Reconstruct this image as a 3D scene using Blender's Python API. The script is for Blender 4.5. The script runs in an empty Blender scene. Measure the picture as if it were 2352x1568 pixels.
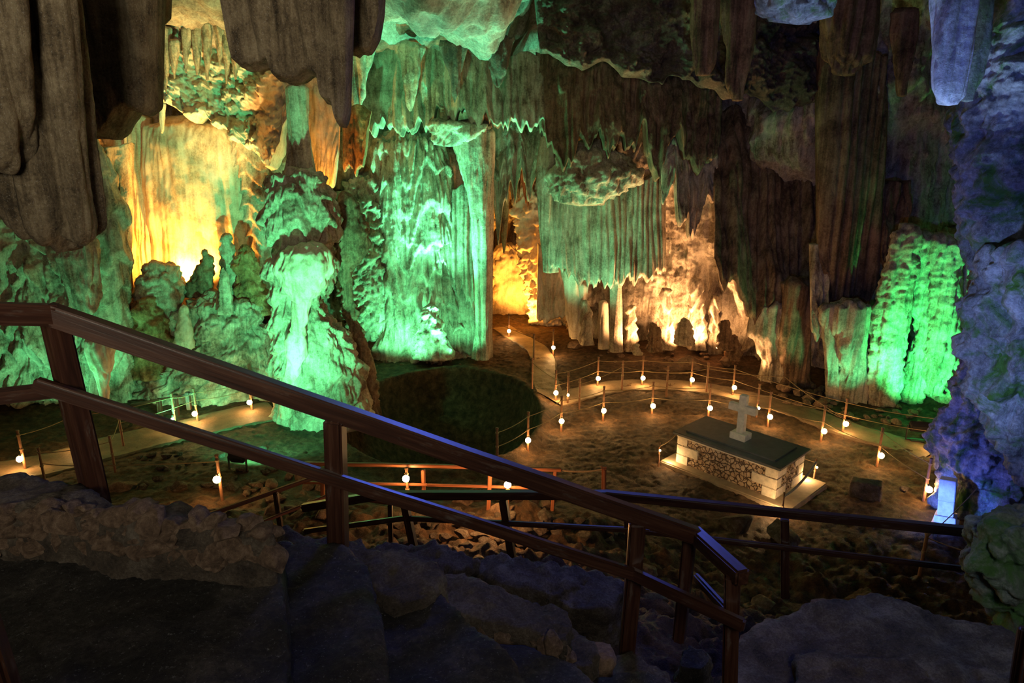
import bpy, bmesh, math, random
import numpy as np
from mathutils import Vector, Matrix, Quaternion

random.seed(7)
RNG = np.random.default_rng(7)
SC = bpy.context.scene
COL = SC.collection
PI = math.pi
UP = Vector((0, 0, 1))

# ------------------------------------------------------------------ camera frame (2352 x 1568)
CH = 8.0
PITCH = math.radians(16)
F = 1568.0


def ray(px, py):
    dx = (px - 1176) / F
    dy = (784 - py) / F
    Y = math.cos(PITCH) + dy * math.sin(PITCH)
    Z = -math.sin(PITCH) + dy * math.cos(PITCH)
    return dx / Y, 1.0, Z / Y


def at(px, py, Y):
    """the point of the cave at sight line px,py and distance Y"""
    r = ray(px, py)
    return Vector((r[0] * Y, Y, CH + r[2] * Y))


def on(px, py, z):
    r = ray(px, py)
    t = (z - CH) / r[2]
    return Vector((r[0] * t, t, z))


# ------------------------------------------------------------------ noise
_perm = np.random.default_rng(3).permutation(256).astype(np.int64)
_perm = np.concatenate([_perm, _perm, _perm])
_g = np.random.default_rng(4).normal(size=(256, 3))
_g /= np.linalg.norm(_g, axis=1)[:, None]


def perlin(P):
    P = np.asarray(P, float)
    i = np.floor(P).astype(np.int64)
    f = P - i
    i &= 255
    u = f * f * f * (f * (f * 6 - 15) + 10)
    r = 0
    for a in (0, 1):
        for b in (0, 1):
            for c in (0, 1):
                h = _perm[_perm[_perm[(i[:, 0] + a) & 255] + ((i[:, 1] + b) & 255)] + ((i[:, 2] + c) & 255)]
                g = _g[h]
                d = g[:, 0] * (f[:, 0] - a) + g[:, 1] * (f[:, 1] - b) + g[:, 2] * (f[:, 2] - c)
                wt = (u[:, 0] if a else 1 - u[:, 0]) * (u[:, 1] if b else 1 - u[:, 1]) * (u[:, 2] if c else 1 - u[:, 2])
                r = r + wt * d
    return r * 1.6


def fbm(P, o=4):
    r = 0
    a = 1.0
    for k in range(o):
        r = r + a * perlin(P * 2 ** k + 17.3 * k)
        a *= 0.5
    return r


def billow(P, o=2):
    r = 0
    a = 1.0
    for k in range(o):
        r = r + a * np.abs(perlin(P * 2.1 ** k + 9.7 * k))
        a *= 0.5
    return r


# relief styles: displacement (m) along the outward normal as a function of place
def S(P, x, y, z):
    return P * np.array([x, y, z])


def flute(P, k=2.2, a=.16, zf=.05):
    """organ-pipe draperies: rounded ribs with sharp creases between"""
    Pz = S(P, .6, .6, .035)
    w = np.stack([perlin(Pz), perlin(Pz + 31), np.zeros(len(P))], 1) * .25
    Q = P + w
    d = billow(S(Q, k, k, k * zf), 2) * a * 1.3
    d = d + a * .5 * np.abs(perlin(S(Q, k * 3.1, k * 3.1, k * zf * 2)))
    d = d + a * .25 * fbm(P * np.array([1.3, 1.3, .10]) * k * .5, 3)
    d = d + a * .05 * fbm(P * 7, 3)
    return d


def tier(P, h=.9, a=.22, k=5.0):
    """stacked shelves, each fringed with small stalactites"""
    n = fbm(S(P, .7, .7, .15), 3)
    zz = P[:, 2] / h + .6 * n + 1.5 * perlin(S(P, 1.5, 1.5, .05) + 11)
    fr = zz - np.floor(zz)
    Pz = S(P, .6, .6, .035)
    w = np.stack([perlin(Pz + 3), perlin(Pz + 41), np.zeros(len(P))], 1) * .2
    fringe = np.abs(perlin(S(P + w, k, k, k * .03))) + .5 * np.abs(perlin(S(P + w, k * 2.3, k * 2.3, k * .05)))
    up = (1 - fr) ** 1.2
    lip = np.clip(fr / (.04 + .30 * fringe), 0, 1)
    d = a * up * (.55 + 1.0 * fringe) * lip
    d = d + .55 * a * fringe + .22 * a * fbm(P * 1.6, 4) + a * .06 * fbm(P * 9, 2)
    return d


def pipes(P, k=14.0, a=.13, j=1.0):
    """straight organ pipes side by side, of uneven girth and depth"""
    q = S(P, 1.1, .8, .012)
    ph = P[:, 0] * k + 2.6 * j * perlin(q * .9) + 1.2 * j * perlin(q * 2.3 + 5)
    rib = np.abs(np.sin(ph)) ** .7
    idx = np.floor(ph / PI)
    g = .45 + .55 * np.modf(np.abs(np.sin(idx * 12.9898) * 43758.5453))[0]
    d = a * rib * g + a * .8 * perlin(S(P, 2.2, 2.2, .05)) + .12 * fbm(S(P, .8, .8, .3), 3) + .010 * fbm(S(P, 9, 9, 4), 2)
    return d


def lump(P, k=1.2, a=.22):
    d = a * billow(P * k, 3) + .5 * a * fbm(P * k * 1.9 + 5, 4) + a * .12 * fbm(P * 9, 2)
    return d


def rough(P, k=1.0, a=.25):
    d = a * fbm(P * k, 5) + .35 * a * np.abs(perlin(P * k * 4)) + a * .1 * fbm(P * 11, 2)
    return d


def smoothflow(P, k=2.5, a=.07):
    d = a * billow(S(P, k, k, k * .03), 2) + a * .9 * fbm(S(P, .7, .7, .5), 3) + a * .1 * fbm(S(P, 9, 9, 3), 2)
    return d


# ------------------------------------------------------------------ materials
MATS = {}


def nodes(m):
    m.use_nodes = True
    nt = m.node_tree
    nt.nodes.clear()
    out = nt.nodes.new('ShaderNodeOutputMaterial')
    b = nt.nodes.new('ShaderNodeBsdfPrincipled')
    nt.links.new(b.outputs[0], out.inputs[0])
    return nt, b


def N(nt, t, **kw):
    n = nt.nodes.new('ShaderNode' + t)
    for k, v in kw.items():
        if k in n.inputs.keys():
            n.inputs[k].default_value = v
        else:
            setattr(n, k, v)
    return n


def ramp(nt, fac, stops):
    r = nt.nodes.new('ShaderNodeValToRGB')
    e = r.color_ramp.elements
    while len(e) < len(stops):
        e.new(.5)
    for el, (p, c) in zip(e, stops):
        el.position = p
        el.color = (*c, 1)
    nt.links.new(fac, r.inputs[0])
    return r.outputs[0]


def mapping(nt, scale):
    tc = N(nt, 'TexCoord')
    mp = N(nt, 'Mapping')
    mp.inputs['Scale'].default_value = scale
    nt.links.new(tc.outputs['Object'], mp.inputs[0])
    return mp.outputs[0]


def noise(nt, vec, scale, detail=6, rough_=.6, dist=0.0):
    n = N(nt, 'TexNoise')
    n.inputs['Scale'].default_value = scale
    n.inputs['Detail'].default_value = detail
    n.inputs['Roughness'].default_value = rough_
    n.inputs['Distortion'].default_value = dist
    nt.links.new(vec, n.inputs['Vector'])
    return n.outputs['Fac']


def mix(nt, fac, a, b, mode='MIX'):
    m = nt.nodes.new('ShaderNodeMix')
    m.data_type = 'RGBA'
    m.blend_type = mode
    for sock, v in ((m.inputs[0], fac), (m.inputs[6], a), (m.inputs[7], b)):
        if isinstance(v, (int, float)):
            sock.default_value = v
        elif isinstance(v, tuple):
            sock.default_value = (*v, 1)
        else:
            nt.links.new(v, sock)
    return m.outputs[2]


def bump(nt, b, h, strength, dist):
    n = N(nt, 'Bump')
    n.inputs['Strength'].default_value = strength
    n.inputs['Distance'].default_value = dist
    nt.links.new(h, n.inputs['Height'])
    nt.links.new(n.outputs[0], b.inputs['Normal'])


def rock(name, c_dark, c_mid, c_light, streak=.5, scale=1.0, bumpd=.07, rgh=.8, speck=0.0, moss=None, moss_amt=.5):
    m = bpy.data.materials.new(name)
    nt, b = nodes(m)
    v1 = mapping(nt, (1, 1, 1))
    v2 = mapping(nt, (5, 5, .25))
    n1 = noise(nt, v1, 1.1 * scale, 8, .65, .4)
    n2 = noise(nt, v2, 1.3 * scale, 6, .65)
    n3 = noise(nt, v1, 18 * scale, 6, .75)
    ad = N(nt, 'Math', operation='MULTIPLY_ADD')
    nt.links.new(n2, ad.inputs[0])
    ad.inputs[1].default_value = streak
    nt.links.new(n1, ad.inputs[2])
    sc = N(nt, 'Math', operation='MULTIPLY_ADD')
    nt.links.new(n3, sc.inputs[0])
    sc.inputs[1].default_value = .6
    nt.links.new(ad.outputs[0], sc.inputs[2])
    c0 = .5 * (1 + streak + .6)
    col = ramp(nt, sc.outputs[0], [(min(.99, max(0, c0 - .24)) / 1.0 * .999 if c0 - .24 < 1 else .9, c_dark)] if False else
               [(0.0, c_dark), (.30, c_dark), (.50, c_mid), (.70, c_light), (1.0, c_light)])
    # bring the sum back to 0..1 around .5
    mr = N(nt, 'MapRange')
    mr.inputs['From Min'].default_value = c0 - .5
    mr.inputs['From Max'].default_value = c0 + .5
    nt.links.new(sc.outputs[0], mr.inputs[0])
    rn = [n for n in nt.nodes if n.type == 'VALTORGB'][-1]
    for l in list(nt.links):
        if l.to_node == rn:
            nt.links.remove(l)
    nt.links.new(mr.outputs[0], rn.inputs[0])
    if speck:
        sp = noise(nt, v1, 60, 3, .8)
        f = ramp(nt, sp, [(0, (0, 0, 0)), (.60, (0, 0, 0)), (.70, (1, 1, 1))])
        fm = N(nt, 'Math', operation='MULTIPLY')
        nt.links.new(f, fm.inputs[0])
        fm.inputs[1].default_value = speck
        col = mix(nt, fm.outputs[0], col, (.75, .75, .72))
    if moss:
        ms = noise(nt, v1, 1.8, 7, .7, .6)
        f = ramp(nt, ms, [(0, (0, 0, 0)), (moss_amt - .06, (0, 0, 0)), (moss_amt + .08, (1, 1, 1))])
        col = mix(nt, f, col, moss)
    nt.links.new(col, b.inputs['Base Color'])
    b.inputs['Roughness'].default_value = rgh
    b.inputs['Specular IOR Level'].default_value = .35
    h = N(nt, 'Math', operation='MULTIPLY_ADD')
    h1 = noise(nt, v1, 10 * scale, 9, .72)
    nt.links.new(h1, h.inputs[0])
    h.inputs[1].default_value = 1.0
    v3 = mapping(nt, (9, 9, .7))
    h2 = noise(nt, v3, 1.2, 5, .7)
    hm = N(nt, 'Math', operation='MULTIPLY')
    nt.links.new(h2, hm.inputs[0])
    hm.inputs[1].default_value = streak
    nt.links.new(hm.outputs[0], h.inputs[2])
    bump(nt, b, h.outputs[0], .9, bumpd)
    MATS[name] = m
    return m


def simple(name, col, rgh=.5, metal=0, emit=None, strength=0, bs=None):
    m = bpy.data.materials.new(name)
    nt, b = nodes(m)
    b.inputs['Roughness'].default_value = rgh
    b.inputs['Metallic'].default_value = metal
    if bs:
        v = mapping(nt, (1, 1, 1))
        n = noise(nt, v, bs, 6, .65)
        c = ramp(nt, n, [(.3, tuple(x * .72 for x in col)), (.7, tuple(min(1, x * 1.15) for x in col))])
        nt.links.new(c, b.inputs['Base Color'])
        bump(nt, b, n, .4, .01)
    else:
        b.inputs['Base Color'].default_value = (*col, 1)
    if emit:
        b.inputs['Emission Color'].default_value = (*emit, 1)
        b.inputs['Emission Strength'].default_value = strength
    MATS[name] = m
    return m


LIME = rock('limestone', (.15, .11, .07), (.44, .37, .27), (.72, .64, .50), .7, bumpd=.05)
PALE = rock('pale_flowstone', (.40, .31, .20), (.66, .57, .42), (.80, .73, .60), .7, bumpd=.012)
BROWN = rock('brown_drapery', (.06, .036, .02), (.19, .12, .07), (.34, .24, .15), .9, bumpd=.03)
RUST = rock('rusty_flowstone', (.12, .06, .025), (.34, .18, .075), (.55, .35, .18), .7)
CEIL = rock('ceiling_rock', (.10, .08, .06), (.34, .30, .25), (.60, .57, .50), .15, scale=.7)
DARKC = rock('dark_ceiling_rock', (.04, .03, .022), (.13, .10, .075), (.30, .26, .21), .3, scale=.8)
NEAR = rock('near_stalactite', (.05, .037, .022), (.19, .145, .088), (.34, .28, .18), .7, scale=2.0, speck=.4, bumpd=.04)
WET = rock('blue_grey_rock', (.05, .05, .055), (.20, .21, .22), (.44, .46, .47), .5, speck=.3, moss=(.06, .16, .02), moss_amt=.55)
MOSSY = rock('mossy_rock', (.04, .045, .04), (.16, .185, .15), (.38, .42, .36), .3, moss=(.09, .20, .05), moss_amt=.53)
PALESTAL = rock('pale_stalactite', (.22, .23, .24), (.50, .52, .55), (.80, .82, .85), .5, speck=.5, moss=(.05, .12, .02), moss_amt=.60)
SOIL = rock('cave_soil', (.018, .009, .004), (.085, .046, .021), (.20, .118, .060), .0, scale=3.6, bumpd=.09, rgh=.75)
PATHM = rock('trodden_path', (.12, .085, .05), (.20, .14, .085), (.28, .20, .125), .0, scale=1.5, bumpd=.025, rgh=.5)
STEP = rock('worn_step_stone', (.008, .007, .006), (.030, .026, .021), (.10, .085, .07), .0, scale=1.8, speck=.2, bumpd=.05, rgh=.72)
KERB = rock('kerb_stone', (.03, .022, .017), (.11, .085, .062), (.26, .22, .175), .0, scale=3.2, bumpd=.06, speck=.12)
RUBBLE = rock('rubble_stone', (.07, .045, .03), (.22, .14, .09), (.42, .30, .21), .0, scale=2.2, bumpd=.04)
QUOIN = simple('lime_plaster', (.74, .66, .52), .8, bs=9)
CROSSM = simple('cross_marble', (.76, .71, .62), .6, bs=7)
SLABM = simple('dark_slate', (.10, .11, .11), .42, bs=6)
MONU = simple('monument_marble', (.72, .74, .76), .6, bs=8)
LAMPE = simple('lamp_glow', (1, .9, .7), .4, emit=(1, .52, .17), strength=165)
BLACK = simple('floodlight_black', (.012, .012, .014), .45)
GLASSG = simple('floodlight_green_glass', (.1, .6, .3), .2, emit=(.05, 1, .35), strength=8)
IRON = simple('rusty_post', (.24, .115, .06), .6, bs=25)
ROPE = simple('hemp_rope', (.30, .21, .11), .85, bs=40)


def wood(name, dark, mid, light, rgh=.38):
    m = bpy.data.materials.new(name)
    nt, b = nodes(m)
    v = mapping(nt, (1.2, 26, 26))
    n1 = noise(nt, v, 1.5, 8, .65, .3)
    v2 = mapping(nt, (1, 4, 4))
    n2 = noise(nt, v2, 3.0, 6, .7)
    c = ramp(nt, n1, [(.25, dark), (.5, mid), (.78, light)])
    w = ramp(nt, n2, [(0, (0, 0, 0)), (.60, (0, 0, 0)), (.76, (.6, .6, .6))])
    c = mix(nt, w, c, (.16, .14, .12))
    nt.links.new(c, b.inputs['Base Color'])
    b.inputs['Roughness'].default_value = rgh
    b.inputs['Coat Weight'].default_value = .3
    b.inputs['Coat Roughness'].default_value = .35
    bump(nt, b, n1, .35, .004)
    MATS[name] = m
    return m


WOOD = wood('varnished_wood', (.012, .0045, .003), (.038, .014, .008), (.085, .040, .024), .30)
WOODO = wood('red_wood', (.13, .045, .02), (.30, .105, .045), (.42, .17, .08), .5)


def rubble_wall():
    m = bpy.data.materials.new('rubble_masonry')
    nt, b = nodes(m)
    v = mapping(nt, (1, 1, 1))
    vo = N(nt, 'TexVoronoi', feature='DISTANCE_TO_EDGE')
    vo.inputs['Scale'].default_value = 9
    nz = N(nt, 'TexNoise')
    nz.inputs['Scale'].default_value = 9
    nt.links.new(v, nz.inputs['Vector'])
    av = N(nt, 'VectorMath', operation='MULTIPLY_ADD')
    nt.links.new(nz.outputs['Color'], av.inputs[0])
    av.inputs[1].default_value = (.11, .11, .11)
    nt.links.new(v, av.inputs[2])
    nt.links.new(av.outputs[0], vo.inputs['Vector'])
    f = ramp(nt, vo.outputs['Distance'], [(0, (0, 0, 0)), (.035, (.12, .12, .12)), (.11, (1, 1, 1))])
    n = noise(nt, v, 4, 7, .7)
    c = ramp(nt, n, [(.3, (.22, .13, .07)), (.5, (.46, .33, .21)), (.72, (.62, .50, .36))])
    c = mix(nt, f, (.07, .04, .025), c)
    nt.links.new(c, b.inputs['Base Color'])
    b.inputs['Roughness'].default_value = .85
    bump(nt, b, f, 1.0, .05)
    return m


RUBW = rubble_wall()


# ------------------------------------------------------------------ object helpers
def tag(o, label=None, cat=None, group=None, kind=None):
    if label:
        o['label'] = label
    if cat:
        o['category'] = cat
    if group:
        o['group'] = group
    if kind:
        o['kind'] = kind
    return o


def mesh_np(name, V, Q, mat, origin=None, parent=None, smooth=True):
    """a mesh object from numpy vertices and a face list (n x 4, or n x 3)"""
    V = np.asarray(V, float)
    o0 = np.array([V[:, 0].mean(), V[:, 1].mean(), V[:, 2].min()]) if origin is None else np.array(origin)
    V = V - o0
    me = bpy.data.meshes.new(name)
    Q = np.asarray(Q, np.int32)
    k = Q.shape[1]
    me.vertices.add(len(V))
    me.vertices.foreach_set('co', V.astype(np.float32).ravel())
    me.loops.add(Q.size)
    me.loops.foreach_set('vertex_index', Q.ravel())
    me.polygons.add(len(Q))
    me.polygons.foreach_set('loop_start', np.arange(0, Q.size, k, dtype=np.int32))
    me.polygons.foreach_set('loop_total', np.full(len(Q), k, np.int32))
    me.polygons.foreach_set('use_smooth', np.full(len(Q), smooth, bool))
    me.update(calc_edges=True)
    me.validate()
    me.materials.append(mat)
    o = bpy.data.objects.new(name, me)
    COL.objects.link(o)
    o.location = Vector(o0)
    if parent:
        o.parent = parent
        o.location = Vector(o0) - parent.location
    return o


def from_bm(name, bm, mat, parent=None, smooth=False):
    me = bpy.data.meshes.new(name)
    bmesh.ops.recalc_face_normals(bm, faces=bm.faces[:])
    bm.to_mesh(me)
    bm.free()
    me.materials.append(mat)
    if smooth:
        for p in me.polygons:
            p.use_smooth = True
    o = bpy.data.objects.new(name, me)
    COL.objects.link(o)
    if parent:
        o.parent = parent
    return o


def empty(name, loc, label, cat, group=None):
    o = bpy.data.objects.new(name, None)
    o.empty_display_size = .2
    COL.objects.link(o)
    o.location = loc
    return tag(o, label, cat, group)


def grid_faces(nu, nv, wrap=False):
    u = np.arange(nu if wrap else nu - 1)
    v = np.arange(nv - 1)
    U, W = np.meshgrid(u, v)
    U = U.ravel()
    W = W.ravel()
    U2 = (U + 1) % nu
    return np.stack([W * nu + U, W * nu + U2, (W + 1) * nu + U2, (W + 1) * nu + U], 1)


def grid_normals(G, wrap=False):
    """G: (nv, nu, 3)"""
    if wrap:
        du = np.roll(G, -1, 1) - np.roll(G, 1, 1)
    else:
        du = np.gradient(G, axis=1)
    dv = np.gradient(G, axis=0)
    n = np.cross(du, dv)
    l = np.linalg.norm(n, axis=2, keepdims=True)
    return n / np.maximum(l, 1e-9)


def interp(rows, ys):
    a = np.array(rows, float)
    return [np.interp(ys, a[:, 0], a[:, j]) for j in range(1, a.shape[1])]


def smooth1(a, n):
    if n < 1:
        return a
    k = np.ones(2 * n + 1) / (2 * n + 1)
    return np.convolve(np.pad(a, n, mode='edge'), k, 'valid')


def pillar(name, rows, Y, style, mat, label, cat, df=.8, Yb=None, group=None, parent=None, res=1.0, rtop=True):
    """a stalactite, column or boulder: rows (py, x-left, x-right) down its outline at distance Y (Yb at its foot);
    df is its depth against its width"""
    y0, y1 = rows[0][0], rows[-1][0]
    wmax = max(r[2] - r[1] for r in rows)
    m = int(np.clip((y1 - y0) / 3.2 * res, 24, 260))
    n = int(np.clip(wmax / 2.4 * 2.0 * res, 40, 420))
    ys = np.linspace(y0, y1, m)
    xl, xr = interp(rows, ys)
    sm = max(1, m // 40)
    xl = smooth1(xl, sm)
    xr = smooth1(xr, sm)
    Yb = Y if Yb is None else Yb
    th = np.linspace(0, 2 * PI, n, endpoint=False)
    ex = .82
    ct = np.sign(np.cos(th)) * np.abs(np.cos(th)) ** ex
    st = np.sign(np.sin(th)) * np.abs(np.sin(th)) ** ex
    G = np.zeros((m, n, 3))
    for i in range(m):
        t = i / (m - 1)
        yy = Y + (Yb - Y) * t
        L = at(xl[i], ys[i], yy)
        R = at(xr[i], ys[i], yy)
        c = (L + R) / 2
        w = max((R - L).length / 2, .005) * (min(1, (t + .002) / .05) ** .5 if rtop else 1)
        G[i, :, 0] = c.x + ct * w
        G[i, :, 1] = c.y - st * w * df
        G[i, :, 2] = c.z
    Nn = grid_normals(G, True)
    # outward
    cen = G.mean(axis=1, keepdims=True)
    sgn = np.sign(((G - cen) * Nn).sum())
    Nn = Nn * sgn
    P = G.reshape(-1, 3)
    d = style(P).reshape(m, n)
    d = d - d.mean() * .8
    wr = np.linalg.norm(G - cen, axis=2)
    d = np.clip(d, -.45 * wr, .7 * wr)
    G = G + Nn * d[:, :, None]
    V = G.reshape(-1, 3)
    Q = grid_faces(n, m, True)
    top = G[0].mean(0) + np.array([0, 0, .02])
    bot = G[-1].mean(0) - np.array([0, 0, .25 * wr[-1].mean()])
    V = np.vstack([V, top, bot])
    it, ib = m * n, m * n + 1
    a = np.arange(n)
    b = (a + 1) % n
    Qt = np.stack([np.full(n, it), b, a, a], 1)
    Qb = np.stack([np.full(n, ib), (m - 1) * n + a, (m - 1) * n + b, (m - 1) * n + b], 1)
    T = np.vstack([Q[:, [0, 1, 2]], Q[:, [0, 2, 3]], Qt[:, :3], Qb[:, :3]])
    if sgn > 0:
        pass
    o = mesh_np(name, V, T, mat, parent=parent)
    if parent is None:
        tag(o, label, cat, group)
    return o


def curtain(name, top, bot, Y, style, mat, label, cat, T=.9, ragged=.25, rk=3.0, Yb=None, group=None, Y2=None, hollow=.35, back=.9):
    """a hanging drapery: px,py polylines of its top and its ragged lower edge, at distance Y (Y2 at its right end)"""
    x0, x1 = bot[0][0], bot[-1][0]
    n = int(np.clip((x1 - x0) / 2.2, 60, 420))
    hmax = max(b[1] for b in bot) - min(t[1] for t in top)
    m = int(np.clip(hmax / 3.0, 50, 240))
    u = np.linspace(0, 1, n)
    bx = x0 + u * (x1 - x0)
    by = np.interp(bx, [b[0] for b in bot], [b[1] for b in bot])
    tx = top[0][0] + u * (top[-1][0] - top[0][0])
    ty = np.interp(tx, [b[0] for b in top], [b[1] for b in top])
    Y2 = Y if Y2 is None else Y2
    yy = Y + (Y2 - Y) * u
    A = np.array([at(tx[i], ty[i], yy[i] + back) for i in range(n)])
    A[:, 2] += .28 * perlin(S(A, 2.2, 2.2, 0) + 6)
    B = np.array([at(bx[i], by[i], yy[i] if Yb is None else Yb + (yy[i] - Y)) for i in range(n)])
    if ragged:
        rg = np.abs(perlin(S(B, rk, rk, 0) + 3.3)) * 1.5 + .6 * np.abs(perlin(S(B, rk * 2.7, rk * 2.7, 0) + 8))
        B[:, 2] += (rg - .35) * ragged * 1.6
    edge = np.clip(1 - np.abs(2 * u - 1) ** 6, 0, 1) ** .5
    t = np.linspace(0, 1, m)
    tt = t[:, None, None]
    G = A[None] * (1 - tt) + B[None] * tt
    tap = (1 - hollow * t) * np.clip((1 - t) / .04, 0.12, 1) ** .5
    th = T * edge[None, :] * tap[:, None]
    # bow the sheet a little
    bow = .25 * fbm(S(A, .5, .5, 0) + 2, 2)
    G[:, :, 1] += bow[None]
    Fr = G.copy()
    Fr[:, :, 1] -= th / 2
    Bk = G.copy()
    Bk[:, :, 1] += th / 2
    P = Fr.reshape(-1, 3)
    d = style(P).reshape(m, n)
    d = (d - d.mean() * .7) * np.clip(edge * 1.5, 0, 1)[None] * np.clip((1 - t) / .05, .1, 1)[:, None]
    Fr[:, :, 1] -= d
    s2 = 4
    V = np.vstack([Fr.reshape(-1, 3), Bk.reshape(-1, 3)])
    Q = grid_faces(n, m)
    off = m * n
    Qb = Q[:, ::-1] + off
    a = np.arange(n - 1)
    sides = []
    sides.append(np.stack([a, a + off, a + 1 + off, a + 1], 1))
    r = (m - 1) * n
    sides.append(np.stack([r + a, r + a + 1, r + a + 1 + off, r + a + off], 1))
    b = np.arange(m - 1) * n
    sides.append(np.stack([b, b + n, b + n + off, b + off], 1))
    c = b + n - 1
    sides.append(np.stack([c, c + off, c + n + off, c + n], 1))
    o = mesh_np(name, V, np.vstack([Q, Qb] + sides), mat)
    return tag(o, label, cat, group)


# ------------------------------------------------------------------ the ground
CP = []
for x, y in ((-3, 30), (0, 31), (2, 28), (6, 27), (-4, 26), (-12, 27), (12, 24), (14, 16), (9, 20), (5, 20), (2, 17), (6, 15), (9, 13), (12, 12.5), (-9, 22), (-6, 18), (-3, 15.5), (3, 23), (9, 30)):
    CP.append((x, y, 0))
CP += [(-9.3, 18.6, .1), (-8, 19.5, .2), (-12, 15.6, .15), (-10, 17, .1), (-16, 16, .4), (-14, 20, .5),
       (-6, 12.5, .9), (-6.6, 14.4, .75), (-5, 15, .5), (-10, 12, .8), (-3, 11.6, 1.3), (-1.5, 11.6, 1.35), (.3, 11.6, 1.35), (1.6, 11.8, 1.0), (3, 12.5, .25), (5, 12.2, .05), (7, 11.8, 0), (9, 11.4, 0), (0, 13.5, .3), (-2.5, 13.8, .35),
       (-6, 10, 1.9), (-3, 10, 1.7), (0, 10.2, 1.5), (2.4, 10.2, .9), (5, 9.6, .3), (9, 9, .2), (-9, 9.5, 2.3),
       (-5, 8, 2.9), (-2.6, 8, 2.5), (-.2, 8, 2.4), (2, 8, 1.9), (5, 7.6, 1.4), (8, 7, 1.6),
       (-4, 6.2, 3.9), (-1.8, 6.2, 3.8), (.4, 6.2, 3.7), (2, 6.2, 3.0), (3.6, 6, 2.7), (6, 5.5, 3.0),
       (-4.5, 4, 5.4), (-2, 4.3, 5.1), (-.8, 4.5, 4.6), (.6, 4.6, 4.0), (1.8, 4.2, 3.9), (3, 4.2, 4.0), (5, 4, 4.1),
       (-4, 2.6, 5.7), (-2, 2.8, 5.6), (-.7, 2.6, 5.4), (.4, 2.6, 4.9), (1.3, 2.8, 4.4), (2.5, 2.8, 4.1), (4, 2.4, 4.0), (-3, 0, 5.8), (0, 0, 5.2), (3, 0, 4.4), (-6, 0, 6), (7, 0, 5)]
CP = np.array(CP, float)
_D = np.linalg.norm(CP[:, None, :2] - CP[None, :, :2], axis=2)
_W = np.linalg.solve(_D + np.eye(len(CP)) * .02, CP[:, 2])


def ground_np(x, y):
    x = np.asarray(x, float)
    y = np.asarray(y, float)
    z = np.zeros(x.shape)
    for (cx, cy, _), w in zip(CP, _W):
        z = z + w * np.hypot(x - cx, y - cy)
    # the sunken hollow in the chamber floor, with a low rim
    r = np.hypot((x + 2.15) / 2.55, (y - 19.7) / 3.45)
    z = z - 3.6 * np.clip(1.18 - r, 0, 1) ** .6 * (r < 1.18) + .22 * np.exp(-((r - 1.22) / .10) ** 2)
    return z


def gz(x, y):
    return float(ground_np(np.array([x]), np.array([y]))[0])


def build_floor():
    nv, nu = 680, 900
    Ys = .3 + (34.5 - .3) * np.linspace(0, 1, nv) ** 1.7
    s = np.linspace(-1, 1, nu)
    s = s * 1.05 + np.sign(s) * 3.6 * np.clip(np.abs(s) - .9, 0, 1)
    X = s[None, :] * (4 + Ys[:, None] * .62)
    Yg = np.repeat(Ys[:, None], nu, 1)
    Z = ground_np(X, Yg)
    P = np.stack([X, Yg, Z], 2).reshape(-1, 3)
    flat = 1 / (1 + np.exp((P[:, 1] - 12.3) * 1.6))       # rocky near the stairs, trodden soil beyond
    d = .05 * fbm(S(P, .8, .8, 0), 4) + .075 * np.minimum(np.abs(perlin(S(P, 2.6, 3.4, 0)) + .25 * perlin(S(P, 6, 6, 0) + 4)), .4) + .035 * billow(S(P, 5.2, 6, 0), 2)
    dr = .30 * billow(S(P, 1.3, 1.3, 1.3), 3) + .1 * fbm(P * 3, 3) - .12
    P[:, 2] += d * (1 - flat) + dr * flat
    o = mesh_np('floor', P, grid_faces(nu, nv), SOIL, origin=(0, 0, 0))
    tag(o, 'brown trodden earth floor of the cave chamber', 'floor', kind='structure')


build_floor()


# ------------------------------------------------------------------ cave shell
def shell(name, plan, z0, z1, lean, style, mat, label, nu, nv):
    """plan: (x, y) along the foot of the wall; lean: inward shift towards the top"""
    pl = np.array(plan, float)
    seg = np.r_[0, np.cumsum(np.linalg.norm(np.diff(pl, axis=0), axis=1))]
    s = np.linspace(0, seg[-1], nu)
    x = smooth1(np.interp(s, seg, pl[:, 0]), nu // 120)
    y = smooth1(np.interp(s, seg, pl[:, 1]), nu // 120)
    z = np.linspace(z0, z1, nv)
    cx, cy = 0, 12
    dx, dy = cx - x, cy - y
    l = np.hypot(dx, dy)
    t = np.linspace(0, 1, nv)
    ln = np.interp(t, [q[0] for q in lean], [q[1] for q in lean])
    G = np.zeros((nv, nu, 3))
    G[:, :, 0] = x[None] + (dx / l)[None] * ln[:, None]
    G[:, :, 1] = y[None] + (dy / l)[None] * ln[:, None]
    G[:, :, 2] = z[:, None]
    Nn = grid_normals(G)
    inw = np.stack([dx / l, dy / l, 0 * l], 1)
    Nn = Nn * np.sign((Nn * inw[None]).sum())
    d = style(G.reshape(-1, 3)).reshape(nv, nu)
    G = G + Nn * (d - d.mean())[:, :, None]
    o = mesh_np(name, G.reshape(-1, 3), grid_faces(nu, nv), mat, origin=(0, 0, 0))
    return tag(o, label, 'wall', kind='structure')


def wxy(px, Y):
    p = at(px, 690, Y)
    return (p.x, p.y)


def wall_style(P):
    m = np.clip(.5 + 1.2 * fbm(P * .22 + 4, 2), 0, 1)
    return .8 * fbm(P * .35, 3) + (1 - m) * tier(P, 1.1, .30, 3.2) + m * (flute(P, 1.5, .34) + .2) + .10 * fbm(P * 2.3, 4)


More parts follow.
